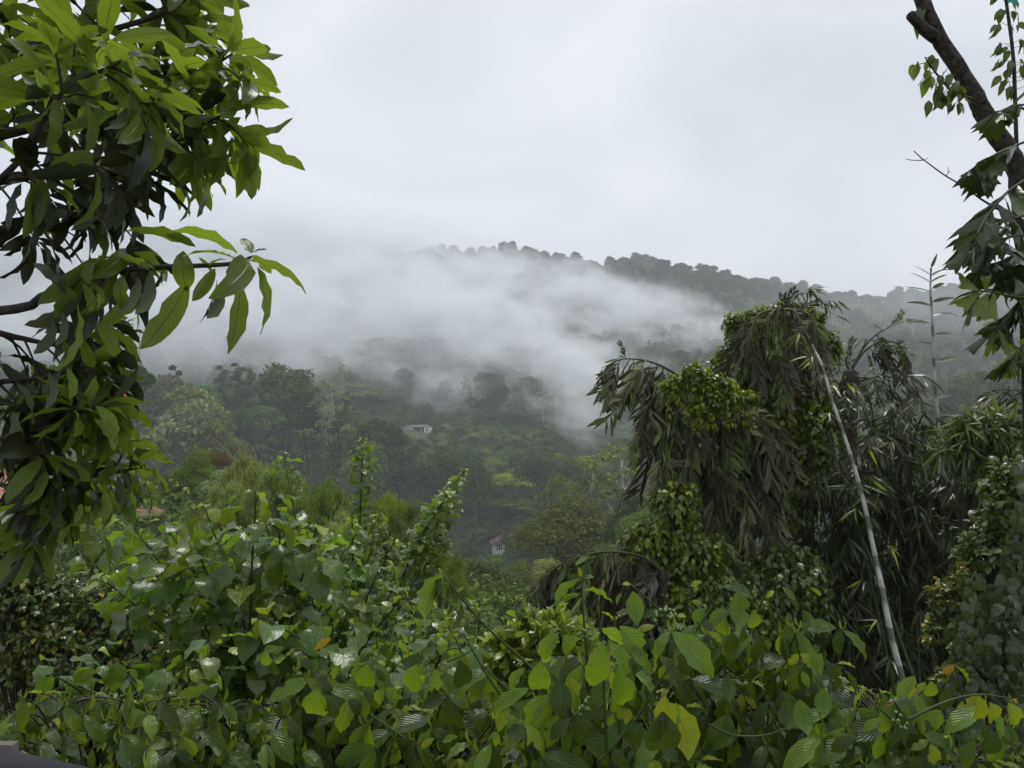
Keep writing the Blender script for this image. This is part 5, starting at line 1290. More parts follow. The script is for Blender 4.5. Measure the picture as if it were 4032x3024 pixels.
frond(d1, [(695, 380), (740, 395), (765, 440), (770, 490)], 10.0, 10.3, 85, 1.05, hang=1.2)
frond(d1, [(700, 400), (720, 440), (740, 500), (742, 545)], 10.4, 10.6, 80, 1.0, hang=1.2)
frond(d1, [(690, 400), (680, 440), (680, 490), (690, 530)], 10.3, 10.3, 80, 0.9, hang=1.2)
frond(d1, [(700, 395), (745, 430), (765, 480), (770, 530)], 10.0, 9.8, 70, 1.0, hang=1.2)
frond(d1, [(695, 395), (706, 440), (714, 490), (718, 535)], 9.9, 9.5, 70, .95, hang=1.2)
frond(d1, [(700, 395), (735, 430), (745, 480), (748, 530)], 9.9, 9.6, 70, .95, hang=1.2)
finish_palm(d1)
# the tall one behind it
c2 = P(785, 314, 11.0); g2_ = float(ground(c2[0], 11.0))
d2 = Plant('dead_palm', (c2[0] + .2, 11.0, g2_), 'taller dead palm whose top hangs in a brown tuft among green creepers', 'dead palm', 72)
palm_trunk(d2, [(c2[0] + .25, 11.0, g2_ - .3), P(800, 480, 11), P(793, 415, 11), c2 + (0, 0, -.1)], 0.2, 0.14)
for tip, L_, n in [((748, 352), .75, 60), ((765, 362), .8, 60), ((785, 368), .85, 60), ((802, 364), .8, 60), ((818, 352), .75, 60), ((775, 372), .8, 50)]:
    frond(d2, [(785, 309), ((785 + tip[0]) / 2 + (tip[0] - 785) * .25, 316), tip], 10.5, 9.9, n, L_, hang=1.3, k0=0.0)
finish_palm(d2, 300)
# the ragged one on the right
c3 = P(850, 372, 12.0); g3_ = float(ground(c3[0], 12.0))
d3 = Plant('dead_palm', (c3[0], 12.0, g3_), 'ragged dead palm top with a few thin fronds against the mist', 'dead palm', 73)
palm_trunk(d3, [(c3[0], 12.0, g3_ - .3), P(848, 450, 12), c3], 0.16, 0.12)
frond(d3, [(850, 372), (862, 350), (876, 335), (892, 326), (905, 321)], 12, 12, 30, .5, hang=.15, spread=.9, k0=.1)
frond(d3, [(850, 372), (866, 350), (886, 341), (902, 347), (911, 366)], 12, 11.8, 70, .62, hang=1.1, k0=.25)
frond(d3, [(850, 378), (868, 378), (885, 384), (898, 395)], 12, 12, 40, .45, hang=1.1)
frond(d3, [(850, 372), (846, 360), (852, 350)], 12, 12, 24, .35, hang=.2, spread=1.0)
frond(d3, [(850, 376), (838, 385), (832, 400)], 12, 12, 40, .5, hang=1.1)
frond(d3, [(852, 385), (870, 378), (890, 377), (912, 381)], 12, 12, 10, .2, hang=.6)
finish_palm(d3)
# the arch near the lime bush
c4 = P(662, 572, 9.0); g4_ = float(ground(c4[0], 9.0))
d4 = Plant('dead_palm', (c4[0], 9.0, g4_), 'low dead palm frond bowed in an arch over the bright coffee bush', 'dead palm', 74)
palm_trunk(d4, [(c4[0], 9.0, g4_ - .3), (c4[0], 9.0, c4[2] - .5), c4], 0.07, 0.05)
frond(d4, [(662, 572), (640, 556), (602, 552), (566, 562), (535, 585), (515, 618)], 9.0, 8.7, 190, 0.78, hang=1.3, k0=0.02, spread=.6)
frond(d4, [(662, 574), (630, 570), (600, 578), (570, 600), (556, 630)], 9.1, 8.9, 110, .75, hang=1.3, k0=0.02, spread=.6)
frond(d4, [(660, 572), (640, 585), (625, 610), (618, 640)], 9.0, 8.8, 60, .7, hang=1.3, k0=0.02, spread=.6)
finish_palm(d4)

# ------------------------------------------------------------------ green creepers over the palms
def vine_mass(label, seed, blobs, n, L, Y, mats, nmax=200, droop=0.9):
    return leafy_mass('climbing_vine', label, 'creeper', seed, blobs, n, L, 'ovate', mats, Y, nmax=nmax, group='vines climbing over the dead palms', droop=droop, wood='green_stem', dY=0.35)
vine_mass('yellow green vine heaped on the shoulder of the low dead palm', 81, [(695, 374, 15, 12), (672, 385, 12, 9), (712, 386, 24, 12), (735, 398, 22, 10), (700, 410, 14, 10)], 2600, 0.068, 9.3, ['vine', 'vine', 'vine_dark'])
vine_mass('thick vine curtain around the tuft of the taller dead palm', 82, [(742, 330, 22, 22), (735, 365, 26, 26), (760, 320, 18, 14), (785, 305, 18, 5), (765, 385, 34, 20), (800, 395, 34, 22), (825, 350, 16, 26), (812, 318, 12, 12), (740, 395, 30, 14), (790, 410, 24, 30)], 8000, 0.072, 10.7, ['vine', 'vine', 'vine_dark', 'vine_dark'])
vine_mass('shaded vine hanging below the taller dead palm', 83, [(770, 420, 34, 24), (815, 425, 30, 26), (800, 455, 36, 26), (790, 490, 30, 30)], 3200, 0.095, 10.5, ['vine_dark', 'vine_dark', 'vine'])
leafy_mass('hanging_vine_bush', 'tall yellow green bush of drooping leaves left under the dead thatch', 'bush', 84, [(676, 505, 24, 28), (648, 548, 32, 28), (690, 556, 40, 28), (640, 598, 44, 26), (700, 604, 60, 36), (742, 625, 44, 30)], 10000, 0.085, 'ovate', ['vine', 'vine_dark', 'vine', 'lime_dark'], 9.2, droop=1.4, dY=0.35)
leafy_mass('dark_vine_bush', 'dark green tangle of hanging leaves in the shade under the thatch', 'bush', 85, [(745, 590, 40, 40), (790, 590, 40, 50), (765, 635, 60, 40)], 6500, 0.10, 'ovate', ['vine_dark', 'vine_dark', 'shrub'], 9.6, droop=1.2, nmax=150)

# ------------------------------------------------------------------ bamboo on the right
def spray(pl, p, d, rng, n, L, mats, hang=0.5):
    d = nrm(d); side = nrm(np.cross(d, UP + rv(rng, .3))); up_ = np.cross(side, d)
    for i in range(n):
        k = (i - (n - 1) / 2) / max(1, (n - 1) / 2); dd = nrm(d * (1.1 - 0.5 * abs(k)) + side * k * 1.0 + np.array((0, 0, -1)) * hang * rng.uniform(.3, 1.2) + rv(rng, .12))
        pl.leaf('bamboo', mats[int(rng.integers(0, len(mats)))], p + rv(rng, .02), dd, nrm(UP + rv(rng, .5) + np.array((0, -.3, 0))), L * rng.uniform(.7, 1.2), 1.0)
bb = Plant('bamboo_clump', (float(P(890, 600, 11)[0]), 11.0, float(ground(P(890, 600, 11)[0], 11.0))), 'dark green bamboo clump filling the right side behind the white stem', 'bamboo', 91)
rng = bb.rng; base = bb.base
for k in range(46):
    tx, ty = rng.uniform(790, 1040), rng.uniform(375, 650)
    if k < 26:
        tx, ty = [(805, 300), (830, 385), (845, 405), (870, 400), (890, 385), (905, 400), (920, 420), (935, 440), (905, 450), (880, 440), (860, 450), (850, 480), (830, 500), (880, 500), (910, 500), (940, 480), (985, 430), (1010, 415), (1035, 430), (985, 460), (1010, 470), (960, 500), (815, 450), (800, 520), (845, 560), (905, 560)][k]
    Yt = rng.uniform(10.2, 12.5)
    tp = P(tx, ty, Yt); s = base + np.array((rng.normal(0, .5), rng.normal(0, .5), -.2))
    mid = s * 0.35 + tp * 0.65 + np.array((0, 0, 0.5)); over = tp + nrm((tp - s) * (1, 1, 0)) * 0.45 + (0, 0, -.25)
    pts = spline([s, mid, tp, over], 18); a = Acc(); a.tube(pts, 0.028, 0.004, 5)
    dead_ = (k % 5 == 4); mats = ('bamboo_dry', 'bamboo_dry', 'bamboo') if dead_ else ('bamboo',)
    for j in range(15):
        q = rng.uniform(0.5, 1.0); i = min(16, int(q * 17)); p = pts[i]; out = nrm(rv(rng) * (1, 1, .5) + (0, 0, -.1)); e = p + out * rng.uniform(.2, .7) * (1.1 - .4 * q) + (0, 0, -.08)
        a.tube([p, (p + e) / 2 + (0, 0, .04), e], .004, .002, 3)
        for h in range(2):
            spray(bb, p + (e - p) * (0.6 + .4 * h), out + (0, 0, -.3), rng, int(rng.integers(2, 9)), 0.27 * rng.uniform(.6, 1.25), mats, rng.uniform(.4, 1.3))
    bb.wood(a, 'culm', 'green_stem')
bb.finish(300)
leafy_mass('bamboo_thicket', 'shaded lower bamboo thicket behind the white stem', 'bamboo', 92, [(830, 610, 50, 50), (880, 640, 50, 50), (920, 590, 40, 60), (850, 560, 50, 40), (930, 660, 40, 40), (800, 660, 40, 40), (860, 500, 50, 40), (920, 520, 50, 40)], 6500, 0.27, 'bamboo', ['bamboo', 'bamboo', 'bamboo', 'bamboo_dry'], 10.6, droop=1.0, nmax=120)
leafy_mass('bright_bamboo', 'fresh green bamboo with broad drooping leaves at the right border', 'bamboo', 99, [(978, 432, 34, 26), (1008, 440, 34, 34), (955, 455, 24, 20), (1000, 475, 36, 24)], 1100, 0.30, 'bamboo', ['bamboo_lit', 'bamboo_lit', 'bamboo'], 9.6, droop=0.8, nmax=200)
MAT['pale_culm'] = None
def culm_mat():
    t = NT('white_bamboo'); sep = t.n('ShaderNodeSeparateXYZ'); t.l(t.coords('UV'), sep.inputs[0])
    nz = t.noise(3.0, 4.0, t.coords('Object'), .6)
    st = t.n('ShaderNodeTexNoise'); mp = t.n('ShaderNodeMapping'); mp.inputs['Scale'].default_value = (1.5, 26, 1); t.l(t.coords('UV'), mp.inputs[0]); t.l(mp.outputs[0], st.inputs['Vector']); st.inputs['Scale'].default_value = 1.0
    wav = t.math('MULTIPLY', t.math('ABSOLUTE', t.math('SUBTRACT', sep.outputs[1], 0.4)), 0.5)
    k = t.math('ADD', t.math('SUBTRACT', sep.outputs[0], wav), t.math('MULTIPLY', t.math('SUBTRACT', st.outputs[0], 0.5), 0.25))
    c = t.ramp(k, [(0.0, (0.30, 0.30, 0.27)), (0.16, (0.46, 0.46, 0.42)), (0.44, (0.38, 0.38, 0.34)), (0.50, (0.035, 0.042, 0.028)), (0.80, (0.06, 0.07, 0.05)), (1.0, (0.13, 0.14, 0.115))])
    c = t.mix(t.math('MULTIPLY', nz, 0.5), c, (0.22, 0.23, 0.21, 1))
    pr = t.n('ShaderNodeBsdfPrincipled'); t.l(c, pr.inputs['Base Color']); pr.inputs['Roughness'].default_value = .55
    t.l(pr.outputs[0], t.out.inputs[0]); return t.m
MAT['pale_culm'] = culm_mat()
def pale_culm(label, path, Y0, Y1, r0, r1, n, seed):
    pts = spline(PL(path, Y0, Y1), 80); b = pts[0]
    # carry the stem on down to the ground
    g = float(ground(b[0], b[1])); dn_ = nrm(pts[0] - pts[6]); foot = b + dn_ * min(6.0, (b[2] - g + .3) / max(.2, -dn_[2]))
    pl = Plant('leaning_bamboo', foot, label, 'bamboo stem', seed, 'pale bamboo stems'); rng = pl.rng
    pts = np.vstack((spline([foot, b], 30)[:-1], pts)); seg = np.linalg.norm(np.diff(pts, axis=0), axis=1); s = np.concatenate(([0], np.cumsum(seg))); tot = s[-1]
    at = lambda q: np.array([np.interp(q, s, pts[:, c]) for c in range(3)])
    cuts = np.linspace(0, 1, n + 1) ** 0.85; cuts[1:-1] += rng.uniform(-.004, .004, n - 1); nodes = []
    for i in range(n):
        q0, q1 = cuts[i] * tot, cuts[i + 1] * tot; ra, rb = r0 + (r1 - r0) * cuts[i], r0 + (r1 - r0) * cuts[i + 1]
        a = Acc(); m = 7; qq = np.linspace(q0, q1 * .999 + q0 * .001, m); P_ = np.array([at(q) for q in qq])
        rr = np.array((1.16, 1.02, 1.0, 1.0, .99, 1.0, 1.10)) * np.linspace(ra, rb, m)
        x = nrm(P_[-1] - P_[0]); y = nrm(np.cross((0.37, .11, .9), x)); z = np.cross(x, y); an = np.linspace(0, 2 * pi, 10, endpoint=False); v = []
        for j in range(m):
            v.append(P_[j] + (np.cos(an) * rr[j])[:, None] * y + (np.sin(an) * rr[j])[:, None] * z)
        f = [(j * 10 + h, j * 10 + (h + 1) % 10, (j + 1) * 10 + (h + 1) % 10, (j + 1) * 10 + h) for j in range(m - 1) for h in range(10)]
        uv = np.stack((np.repeat(np.linspace(0, 1, m), 10), np.tile(np.linspace(0, .9, 10), m)), 1)
        a.add(np.vstack(v), f, uv); relbuild(a, 'internode', [MAT['pale_culm']], pl.root); nodes.append((at(q1), x, cuts[i + 1]))
    return pl, nodes
pc, nodes = pale_culm('thick white banded bamboo stem leaning left in front of the dark bamboo', [(905, 690), (891, 634), (882, 588), (873, 546), (861, 491), (847, 444), (833, 403), (822, 366), (812, 345)], 8.0, 9.6, 0.047, 0.014, 17, 93)
rng = pc.rng
for p, x, q in nodes[4:]:
    side = nrm(np.array((rng.choice((-1, 1)), -.4, .2))); a = Acc(); e = p + side * rng.uniform(.1, .28) + (0, 0, .06); a.tube([p, (p + e) / 2, e], .005, .002, 4); pc.wood(a, 'twig', 'twig')
    spray(pc, e, side + (0, 0, -.2), rng, 5, .22, ('bamboo', 'vine') if q > .5 else ('bamboo',), .7)
pc.finish(120)
p2_, nodes = pale_culm('upright young bamboo stem with a few curved leaves against the misty hill', [(943, 480), (941, 455), (939, 430), (936, 400), (934, 361), (932, 315), (930.5, 290), (931, 268)], 10.6, 11.0, 0.066, 0.012, 17, 94)
rng = p2_.rng; stem_p = np.array([n_[0] for n_ in nodes])
for i, (px, py, sx, L_) in enumerate([(931, 268, .25, .25), (931, 276, .8, .3), (931, 276, -.7, .3), (931, 283, .9, .34), (931, 283, -.9, .36), (932, 289, .9, .33), (931, 292, -.9, .42), (932, 302, .95, .4), (932, 306, -.95, .4), (933, 316, .95, .42), (933, 325, -.9, .46), (934, 336, .95, .45), (934, 345, -.9, .42), (935, 362, .95, .48), (936, 378, -.8, .36), (938, 398, .9, .36)]):
    p = P(px, py, 10.95); d = nrm(np.array((sx, rng.uniform(-.3, .3), .28 if py > 290 else .55)))
    p2_.leaf('bamboo', 'bamboo' if i % 4 else 'bamboo_dry', p, d, nrm(UP + rv(rng, .25) + np.array((0, -.7, 0))), L_, 1.5, int(rng.choice((0, 2, 4))))
p2_.finish(60)

# ------------------------------------------------------------------ the leaning tree, its fishtail palm and the thin pole on the right
lt = Plant('leaning_tree', (float(P(1090, 700, 4.5)[0]), 4.5, -5.1), 'dark leaning tree trunk with lichen rising across the upper right corner', 'tree', 95)
R = lt.rng; a = Acc()
path = [(1090, 760), (1062, 520), (1036, 300), (1023, 210), (1018, 172), (1007, 149), (992, 128), (981, 107), (969, 85), (957, 66), (943, 45), (931, 23), (922, 0), (915, -30), (905, -90)]
pts = np.vstack((np.array([[P(1090, 700, 4.5)[0], 4.5, -5.4]]), spline(PL(path, 4.5, 4.4), 44))); a.tube(pts, 0.072, 0.036, 12, 0, R, 0.07, 0.7)
lt.wood(a, 'trunk', 'bark_lichen'); a = Acc(); a.tube(spline(PL([(936, 38), (926, 31), (918, 23), (910, 15)], 4.42, 4.3), 6), .036, .026, 8, 0, R, .06); lt.wood(a, 'branch_stub', 'bark_lichen')
a = Acc(); a.tube(spline(PL([(972, 99), (955, 93), (945, 84), (930, 65), (925, 57)], 4.35, 4.15), 10), .010, .003, 5, 0, R, .05)
for b, t, n in [((944, 83), (935, 88), 5), ((950, 90), (941, 98), 5), ((936, 72), (922, 76), 5), ((928, 62), (912, 66), 6), ((926, 58), (935, 56), 3), ((958, 94), (962, 84), 4), ((952, 92), (956, 80), 4), ((940, 78), (948, 68), 4), ((962, 97), (955, 104), 3), ((948, 88), (936, 104), 4), ((932, 66), (918, 86), 3)]:
    p0, p1 = P(*b, 4.25), P(*t, 4.2); a.tube([p0, p1], .003, .002, 3)
    for i in range(n):
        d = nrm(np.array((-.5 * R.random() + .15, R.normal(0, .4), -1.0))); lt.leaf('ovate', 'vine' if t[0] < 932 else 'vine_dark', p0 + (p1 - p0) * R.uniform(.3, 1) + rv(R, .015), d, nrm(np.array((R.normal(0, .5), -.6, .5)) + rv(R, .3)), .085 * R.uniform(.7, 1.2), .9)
lt.leaf('ovate', 'vine_dark', P(922, 4, 4.4), (-.3, 0, -1), (-.6, -.6, .3), .20, .6)
lt.wood(a, 'branch', 'twig'); lt.finish(120)
tw = Plant('bare_twig', P(1024, 224, 4.9), 'thin bare forked twig sticking out left from the fishtail palm', 'twig', 96)
a = Acc(); a.tube(spline(PL([(1024, 224), (1000, 210), (989, 204), (978, 197), (965, 187), (946, 176), (924, 160), (914, 151)], 4.9, 4.7), 18), .009, .003, 5, 0, tw.rng, .1)
a.tube(spline(PL([(924, 160), (914, 160.5), (906, 159)], 4.72, 4.7), 4), .0035, .002, 4); a.tube(PL([(924, 160), (928.5, 158)], 4.72, 4.7), .003, .002, 4); a.tube(spline(PL([(946, 176), (948.5, 172), (947.5, 167)], 4.75, 4.7), 4), .003, .0015, 4); a.tube(PL([(948.5, 172), (951, 172)], 4.75, 4.7), .003, .0015, 4)
tw.wood(a, 'stem', 'twig')
fp = Plant('fishtail_palm', (float(P(1110, 500, 4.3)[0]), 4.3, -5.0), 'fishtail palm with jagged wedge leaflets hanging in at the right border', 'palm', 97)
R = fp.rng; crown_p = P(1105, 150, 4.3); palm_trunk(fp, [fp.base + (0, 0, -.2), (fp.base + crown_p) / 2, crown_p], .09, .07)
for path, n, L_, mats in [([(1105, 150), (1040, 140), (1010, 148), (985, 160), (968, 172)], 22, .25, ('fish',)), ([(1105, 150), (1045, 170), (1010, 190), (990, 212), (976, 235)], 26, .26, ('fish',)), ([(1105, 160), (1050, 205), (1015, 218), (990, 228), (966, 250)], 26, .26, ('fish',)),
                          ([(1105, 165), (1050, 225), (1015, 236), (994, 240), (968, 246)], 24, .25, ('fish',)), ([(1105, 170), (1050, 240), (1020, 252), (1000, 262), (976, 266)], 26, .26, ('fish',)), ([(1105, 180), (1060, 270), (1025, 282), (998, 290), (976, 287)], 22, .22, ('fish_lit', 'fish')),
                          ([(1105, 190), (1060, 290), (1030, 306), (1010, 318), (988, 338)], 30, .24, ('fish_lit', 'fish')), ([(1105, 200), (1060, 310), (1040, 330), (1022, 345), (1008, 362)], 30, .24, ('fish_lit', 'fish')), ([(1105, 200), (1060, 270), (1040, 290), (1020, 300), (1004, 330)], 30, .24, ('fish',)),
                          ([(1105, 150), (1040, 110), (1020, 105), (1005, 110), (994, 112)], 18, .2, ('fish',))]:
    frond(fp, path, 4.35 + R.uniform(-.25, .25), 4.1 + R.uniform(-.2, .2), int(n * .62), L_ * .92, mats, r0=.009, hang=.7, k0=.42, spread=.9, kind='fish', W=.72)
# the pair of broad leaflets standing out on the left
fr = frond(fp, [(1040, 300), (1010, 296), (990, 292), (978, 291)], 4.0, 4.0, 1, .05, ('fish',), r0=.006, k0=.9, kind='fish')
for b, t, m, W in [((980, 291), (963, 277), 'fish_lit', 1.5), ((985, 292), (988, 277), 'fish_lit', 1.0), ((980, 291), (960, 303), 'fish_lit', .9), ((988, 293), (976, 314), 'fish_lit', 1.1), ((975, 296), (968, 324), 'fish', .25), ((995, 294), (988, 318), 'fish_lit', 1.0)]:
    p0, p1 = P(*b, 4.0), P(*t, 3.97); l = np.linalg.norm(p1 - p0) * 1.05
    fp.L.append((('fish', int(R.integers(0, 7))), m, p0, frame(p1 - p0, (0, -.7, .6)) * np.array((l, l * W, l)), l, None, fr))
finish_palm(fp, 300)
pt = P(1017, 160, 4.7)
pole = Plant('climber_pole', (pt[0] + .05, 4.7, -5.0), 'thin straight pole with small climbing leaves in the top right corner', 'pole', 98)
R = pole.rng; a = Acc(); pp = np.vstack(([[pt[0] + .05, 4.7, -5.3]], PL([(1020, 260), (1016.5, 145), (1014, 66), (1011.6, 41), (1006, 0), (999, -60)], 4.7, 4.7))); a.tube(pp, .014, .0085, 7); pole.wood(a, 'pole', 'bark')
for py in (2, 14, 26, 44, 48, 62, 66, 74, 78, 82, 90):
    for sg in (-1, 1):
        p = P(np.interp(py, (0, 41, 66, 145), (1006, 1011.6, 1014, 1016.5)), py, 4.7); e = p + np.array((sg * R.uniform(.03, .08), R.normal(0, .03), .02)); a = Acc(); a.tube([p, e], .002, .0015, 3)
        for i in range(int(R.integers(2, 4))):
            pole.leaf('ovate', 'vine_dark', e + rv(R, .012), nrm(np.array((sg * .5 + R.normal(0, .3), R.normal(0, .3), -.9))), nrm(np.array((R.normal(0, .5), -.6, .5))), .075 * R.uniform(.7, 1.3), .9)
        pole.wood(a, 'twig', 'twig')
pole.finish(100)
MAT['teal'] = plain_mat('teal_plastic', (0.02, 0.30, 0.26), (0.05, 0.42, 0.37), 20, .4, .3)
a = Acc(); nu = 6; U = np.linspace(0, 1, nu); v = []; q0 = P(1006.5, 2.6, 4.69); q1 = P(1017, 3.6, 4.66)
for i, u in enumerate(U):
    b = q0 * (1 - u) + q1 * u + np.array((0, .012 * sin(i * 2.1), .004 * sin(i * 3.3)))
    v += [b, b + (0, .005, .03), b + (0, -.006, .075)]
a.add(v, [(i * 3 + j, (i + 1) * 3 + j, (i + 1) * 3 + j + 1, i * 3 + j + 1) for i in range(nu - 1) for j in range(2)], [(0, 0)] * len(v))
tag(a.build('plastic_strip', [MAT['teal']], loc=q0), 'teal plastic strip tied to the thin pole at the top edge', 'plastic strip')

# ------------------------------------------------------------------ red flowered tree behind the mango leaves
MAT['flower'] = plain_mat('orange_red_flower', (0.42, 0.07, 0.03), (0.55, 0.14, 0.06), 10, .6, 0)
rf_ = leafy_mass('red_flowered_tree', 'loose tree with orange red flower heads behind the mango leaves', 'tree', 66, [(60, 395, 44, 36), (95, 375, 28, 30), (30, 420, 40, 30), (110, 395, 20, 20), (115, 345, 20, 14), (122, 330, 14, 12)], 1500, 0.2, 'ovate', ['shrub', 'vine_dark', 'shrub'], 17.0, base_px=(60, 560), droop=.6, wood='far_bark')
rng = rf_.rng
for px, py in [(62, 344), (70, 352), (74, 377), (81, 379), (78, 385), (66, 392), (90, 379), (88, 392), (124, 401), (128, 402), (121, 395), (83, 412), (76, 418), (70, 421), (101, 411), (54, 400), (84, 405)]:
    a = Acc(); c = P(px, py, 15.6 + rng.uniform(-.3, .3)); n = 12
    scatter(a, c + rng.normal(0, .05, (n, 3)), unit(rng, n), unit(rng, n) + (0, -.5, .5), .11, .08, rng.random(n)); relbuild(a, 'flower_head', [MAT['flower']], rf_.root)

# ------------------------------------------------------------------ trees between the balcony and the far hill
T = tree_px
# skyline of the left spur, left to right
T('tree', 'round', 1, 'crown_dark', 139, 357, 150, 'dark blue green tree against the fog beside the mango leaves', width_px=26)
T('tree', 'round', 0, 'crown_pale', 160, 374, 262, 'grey green rounded tree at the left end of the spur', width_px=62)
T('tree', 'flat', 0, 'crown_dark', 168, 372, 285, 'flat topped tree just poking over the rounded tree on the spur', width_px=40)
T('tree', 'round', 2, 'crown_pale', 192, 380, 258, 'broad grey green tree behind the dark trunked one on the spur', width_px=60)
T('tree', 'round', 0, 'crown_olive', 188, 398, 236, 'brownish green spreading tree low on the spur', width_px=66, rot=1.0)
T('tree', 'round', 1, 'crown_olive', 218, 408, 232, 'second brownish green tree, right of the spreading one on the spur', width_px=52, rot=2.0)
T('tree', 'round', 1, 'crown_mid', 206, 376, 280, 'dense green tree in the middle of the spur skyline', width_px=36)
T('tall_tree', 'tall', 0, 'crown_mid', 223, 366, 285, 'tall narrow tree with a pointed top on the spur skyline', width_px=22)
T('tall_tree', 'tall', 1, 'crown_pale', 238, 363, 283, 'twin crowned tall pale tree on the spur skyline', width_px=26)
T('tall_tree', 'tall', 2, 'crown_pale', 250, 368, 281, 'tall pale tree right of the twin crowned one', width_px=24)
T('tall_tree', 'tall', 0, 'crown_dark', 263, 374, 288, 'thin dark spire in the gap left of the big domed tree', width_px=14)
T('domed_tree', 'dome', 0, 'crown_dark', 285, 361, 270, 'big domed dark tree standing highest on the spur', width_px=50)
T('tree', 'flat', 1, 'crown_mid', 262, 400, 250, 'flat crowned brown green tree below the big domed tree', width_px=40)
T('tree', 'round', 2, 'crown_dark', 303, 386, 262, 'dark tree filling in below the big domed tree', width_px=34)
T('bare_tree', 'airy', 0, 'crown_pale', 328, 378, 258, 'tall thin crowned tree with a white trunk on the spur', width_px=38, bark='pale_bark')
T('bare_tree', 'airy', 1, 'crown_dark', 315, 384, 262, 'dark stemmed tree just left of the white trunk', width_px=20)
T('tree', 'cone', 0, 'crown_dark', 338, 412, 250, 'dark conical tree right of the white trunk', width_px=36)
T('tall_tree', 'tall', 1, 'crown_mid', 357, 407, 268, 'slim green tree between the dark conical tree and the round one', width_px=18)
T('tree', 'dome', 1, 'crown_dark', 378, 414, 258, 'round dark tree left of the foggy white house', width_px=46)
T('tree', 'round', 1, 'crown_dark', 400, 437, 236, 'dark tree sloping down below the foggy white house', width_px=48)
T('tree', 'round', 0, 'crown_mid', 368, 440, 232, 'green tree under the round dark one on the spur', width_px=46)
for k, (px, py, Y, w, kd, mt, lab) in enumerate([(176, 366, 272, 18, 'tall', 'crown_dark', 'dark slim tree rising from the left part of the spur'), (302, 370, 285, 16, 'tall', 'crown_dark', 'slim dark tree close behind the big domed tree'), (346, 392, 275, 17, 'tall', 'crown_dark', 'slim dark tree behind the dark conical tree'),
                                                 (412, 446, 228, 20, 'tall', 'crown_mid', 'slim green tree just below the earth bank of the foggy house'), (448, 446, 234, 40, 'dome', 'crown_dark', 'tall dark domed tree right of the earth bank of the foggy house'), (474, 452, 226, 34, 'round', 'crown_dark', 'dark tree between the foggy house and the layered light green tree'),
                                                 (540, 450, 240, 46, 'dome', 'crown_dark', 'large dark tree above the olive brown tree'), (575, 447, 236, 38, 'round', 'crown_dark', 'dark tree left of the airy tree below the plume of fog'), (558, 470, 205, 36, 'round', 'crown_mid', 'green tree just above the large olive brown tree')]):
    T('tall_tree' if kd == 'tall' else 'tree', kd, k % 3 if kd != 'dome' else k % 2, mt, px, py, Y, lab, width_px=w, rot=k * 1.1, fine=.8)
# the hill beyond
T('domed_tree', 'dome', 1, 'crown_dark', 393, 330, 470, 'large dark domed tree looming in the fog above the white house', width_px=66)
T('tree', 'flat', 1, 'crown_dark', 430, 333, 474, 'wide flat crowned tree beside the looming domed one', width_px=46)
T('tree', 'dome', 0, 'crown_mid', 566, 352, 455, 'pale rounded tree in the fog right of the gully', width_px=44)
T('tree', 'round', 0, 'crown_mid', 590, 375, 440, 'lower rounded tree below the pale one right of the gully', width_px=40)
T('tree', 'round', 2, 'crown_lime', 722, 305, 640, 'light green tree on the dark hill left of the vine covered palm', width_px=40)
T('tree', 'flat', 0, 'crown_lime', 840, 302, 650, 'light green tree on the hill above the ragged palm', width_px=48)
T('tree', 'round', 1, 'crown_pale', 815, 312, 600, 'grey green tree on the hill right of the taller dead palm', width_px=44)
# the right slope
for k, (px, py, Y, w, mat, lab) in enumerate([(962, 373, 290, 38, 'crown_pale', 'grey tree at the left end of the right hand treeline'), (985, 366, 300, 34, 'crown_mid', 'pointed tree in the right hand treeline'), (1012, 368, 292, 44, 'crown_dark', 'dark tree at the right end of the right hand treeline'),
                                               (985, 402, 240, 62, 'crown_olive', 'brown green tree below the right hand treeline'), (1020, 405, 236, 50, 'crown_olive', 'second brown green tree at the right border below the treeline'), (948, 395, 270, 36, 'crown_dark', 'dark small tree left of the brown green one')]):
    T('tree', 'round', k % 3, mat, px, py, Y, lab, width_px=w, rot=k)
# valley trees, in front of and round the red roofed house
T('tree', 'round', 0, 'crown_brown', 569, 496, 120, 'large olive brown tree right of the red roofed house', width_px=92, fine=.42)
T('tree', 'round', 2, 'crown_brown', 590, 520, 119, 'darker half of the olive tree clump by the red roofed house', width_px=60, fine=.42, rot=2)
T('bare_tree', 'airy', 1, 'crown_olive', 615, 440, 130, 'airy tree with a pale twisting trunk before the plume of fog', width_px=68, fine=.7, bark='pale_bark')
T('bare_tree', 'airy', 0, 'crown_olive', 590, 455, 134, 'sparser airy tree left of the twisting trunk', width_px=40, fine=.7, bark='pale_bark')
T('tree', 'flat', 1, 'crown_lime', 503, 468, 262, 'layered light green tree over the red roofed house', width_px=54, fine=.8)
T('tree', 'flat', 0, 'crown_mid', 514, 494, 258, 'lower layered green tree over the red roofed house', width_px=46, fine=.8)
T('tree', 'round', 1, 'crown_olive', 478, 552, 62, 'rounded olive bush tree below and left of the red roofed house', width_px=74, fine=.45)
T('tree', 'round', 0, 'crown_mid', 452, 575, 58, 'green tree left of the rounded olive one', width_px=54, fine=.45)
T('tree', 'round', 2, 'crown_olive', 505, 585, 48, 'dark olive tree behind the leaning coffee shoot', width_px=80, fine=.4)
T('bush', 'shrubby', 0, 'crown_lime', 518, 556, 66, 'pale spiky bush in front of the red roofed house', width_px=38, fine=.4, cat='bush')
T('bush', 'shrubby', 1, 'crown_mid', 552, 572, 60, 'green bush between the pale spiky bush and the dead arch', width_px=60, fine=.4, cat='bush')
T('bush', 'shrubby', 2, 'crown_lime', 612, 541, 58, 'bright green bush over the dead palm arch', width_px=60, fine=.4, cat='bush')
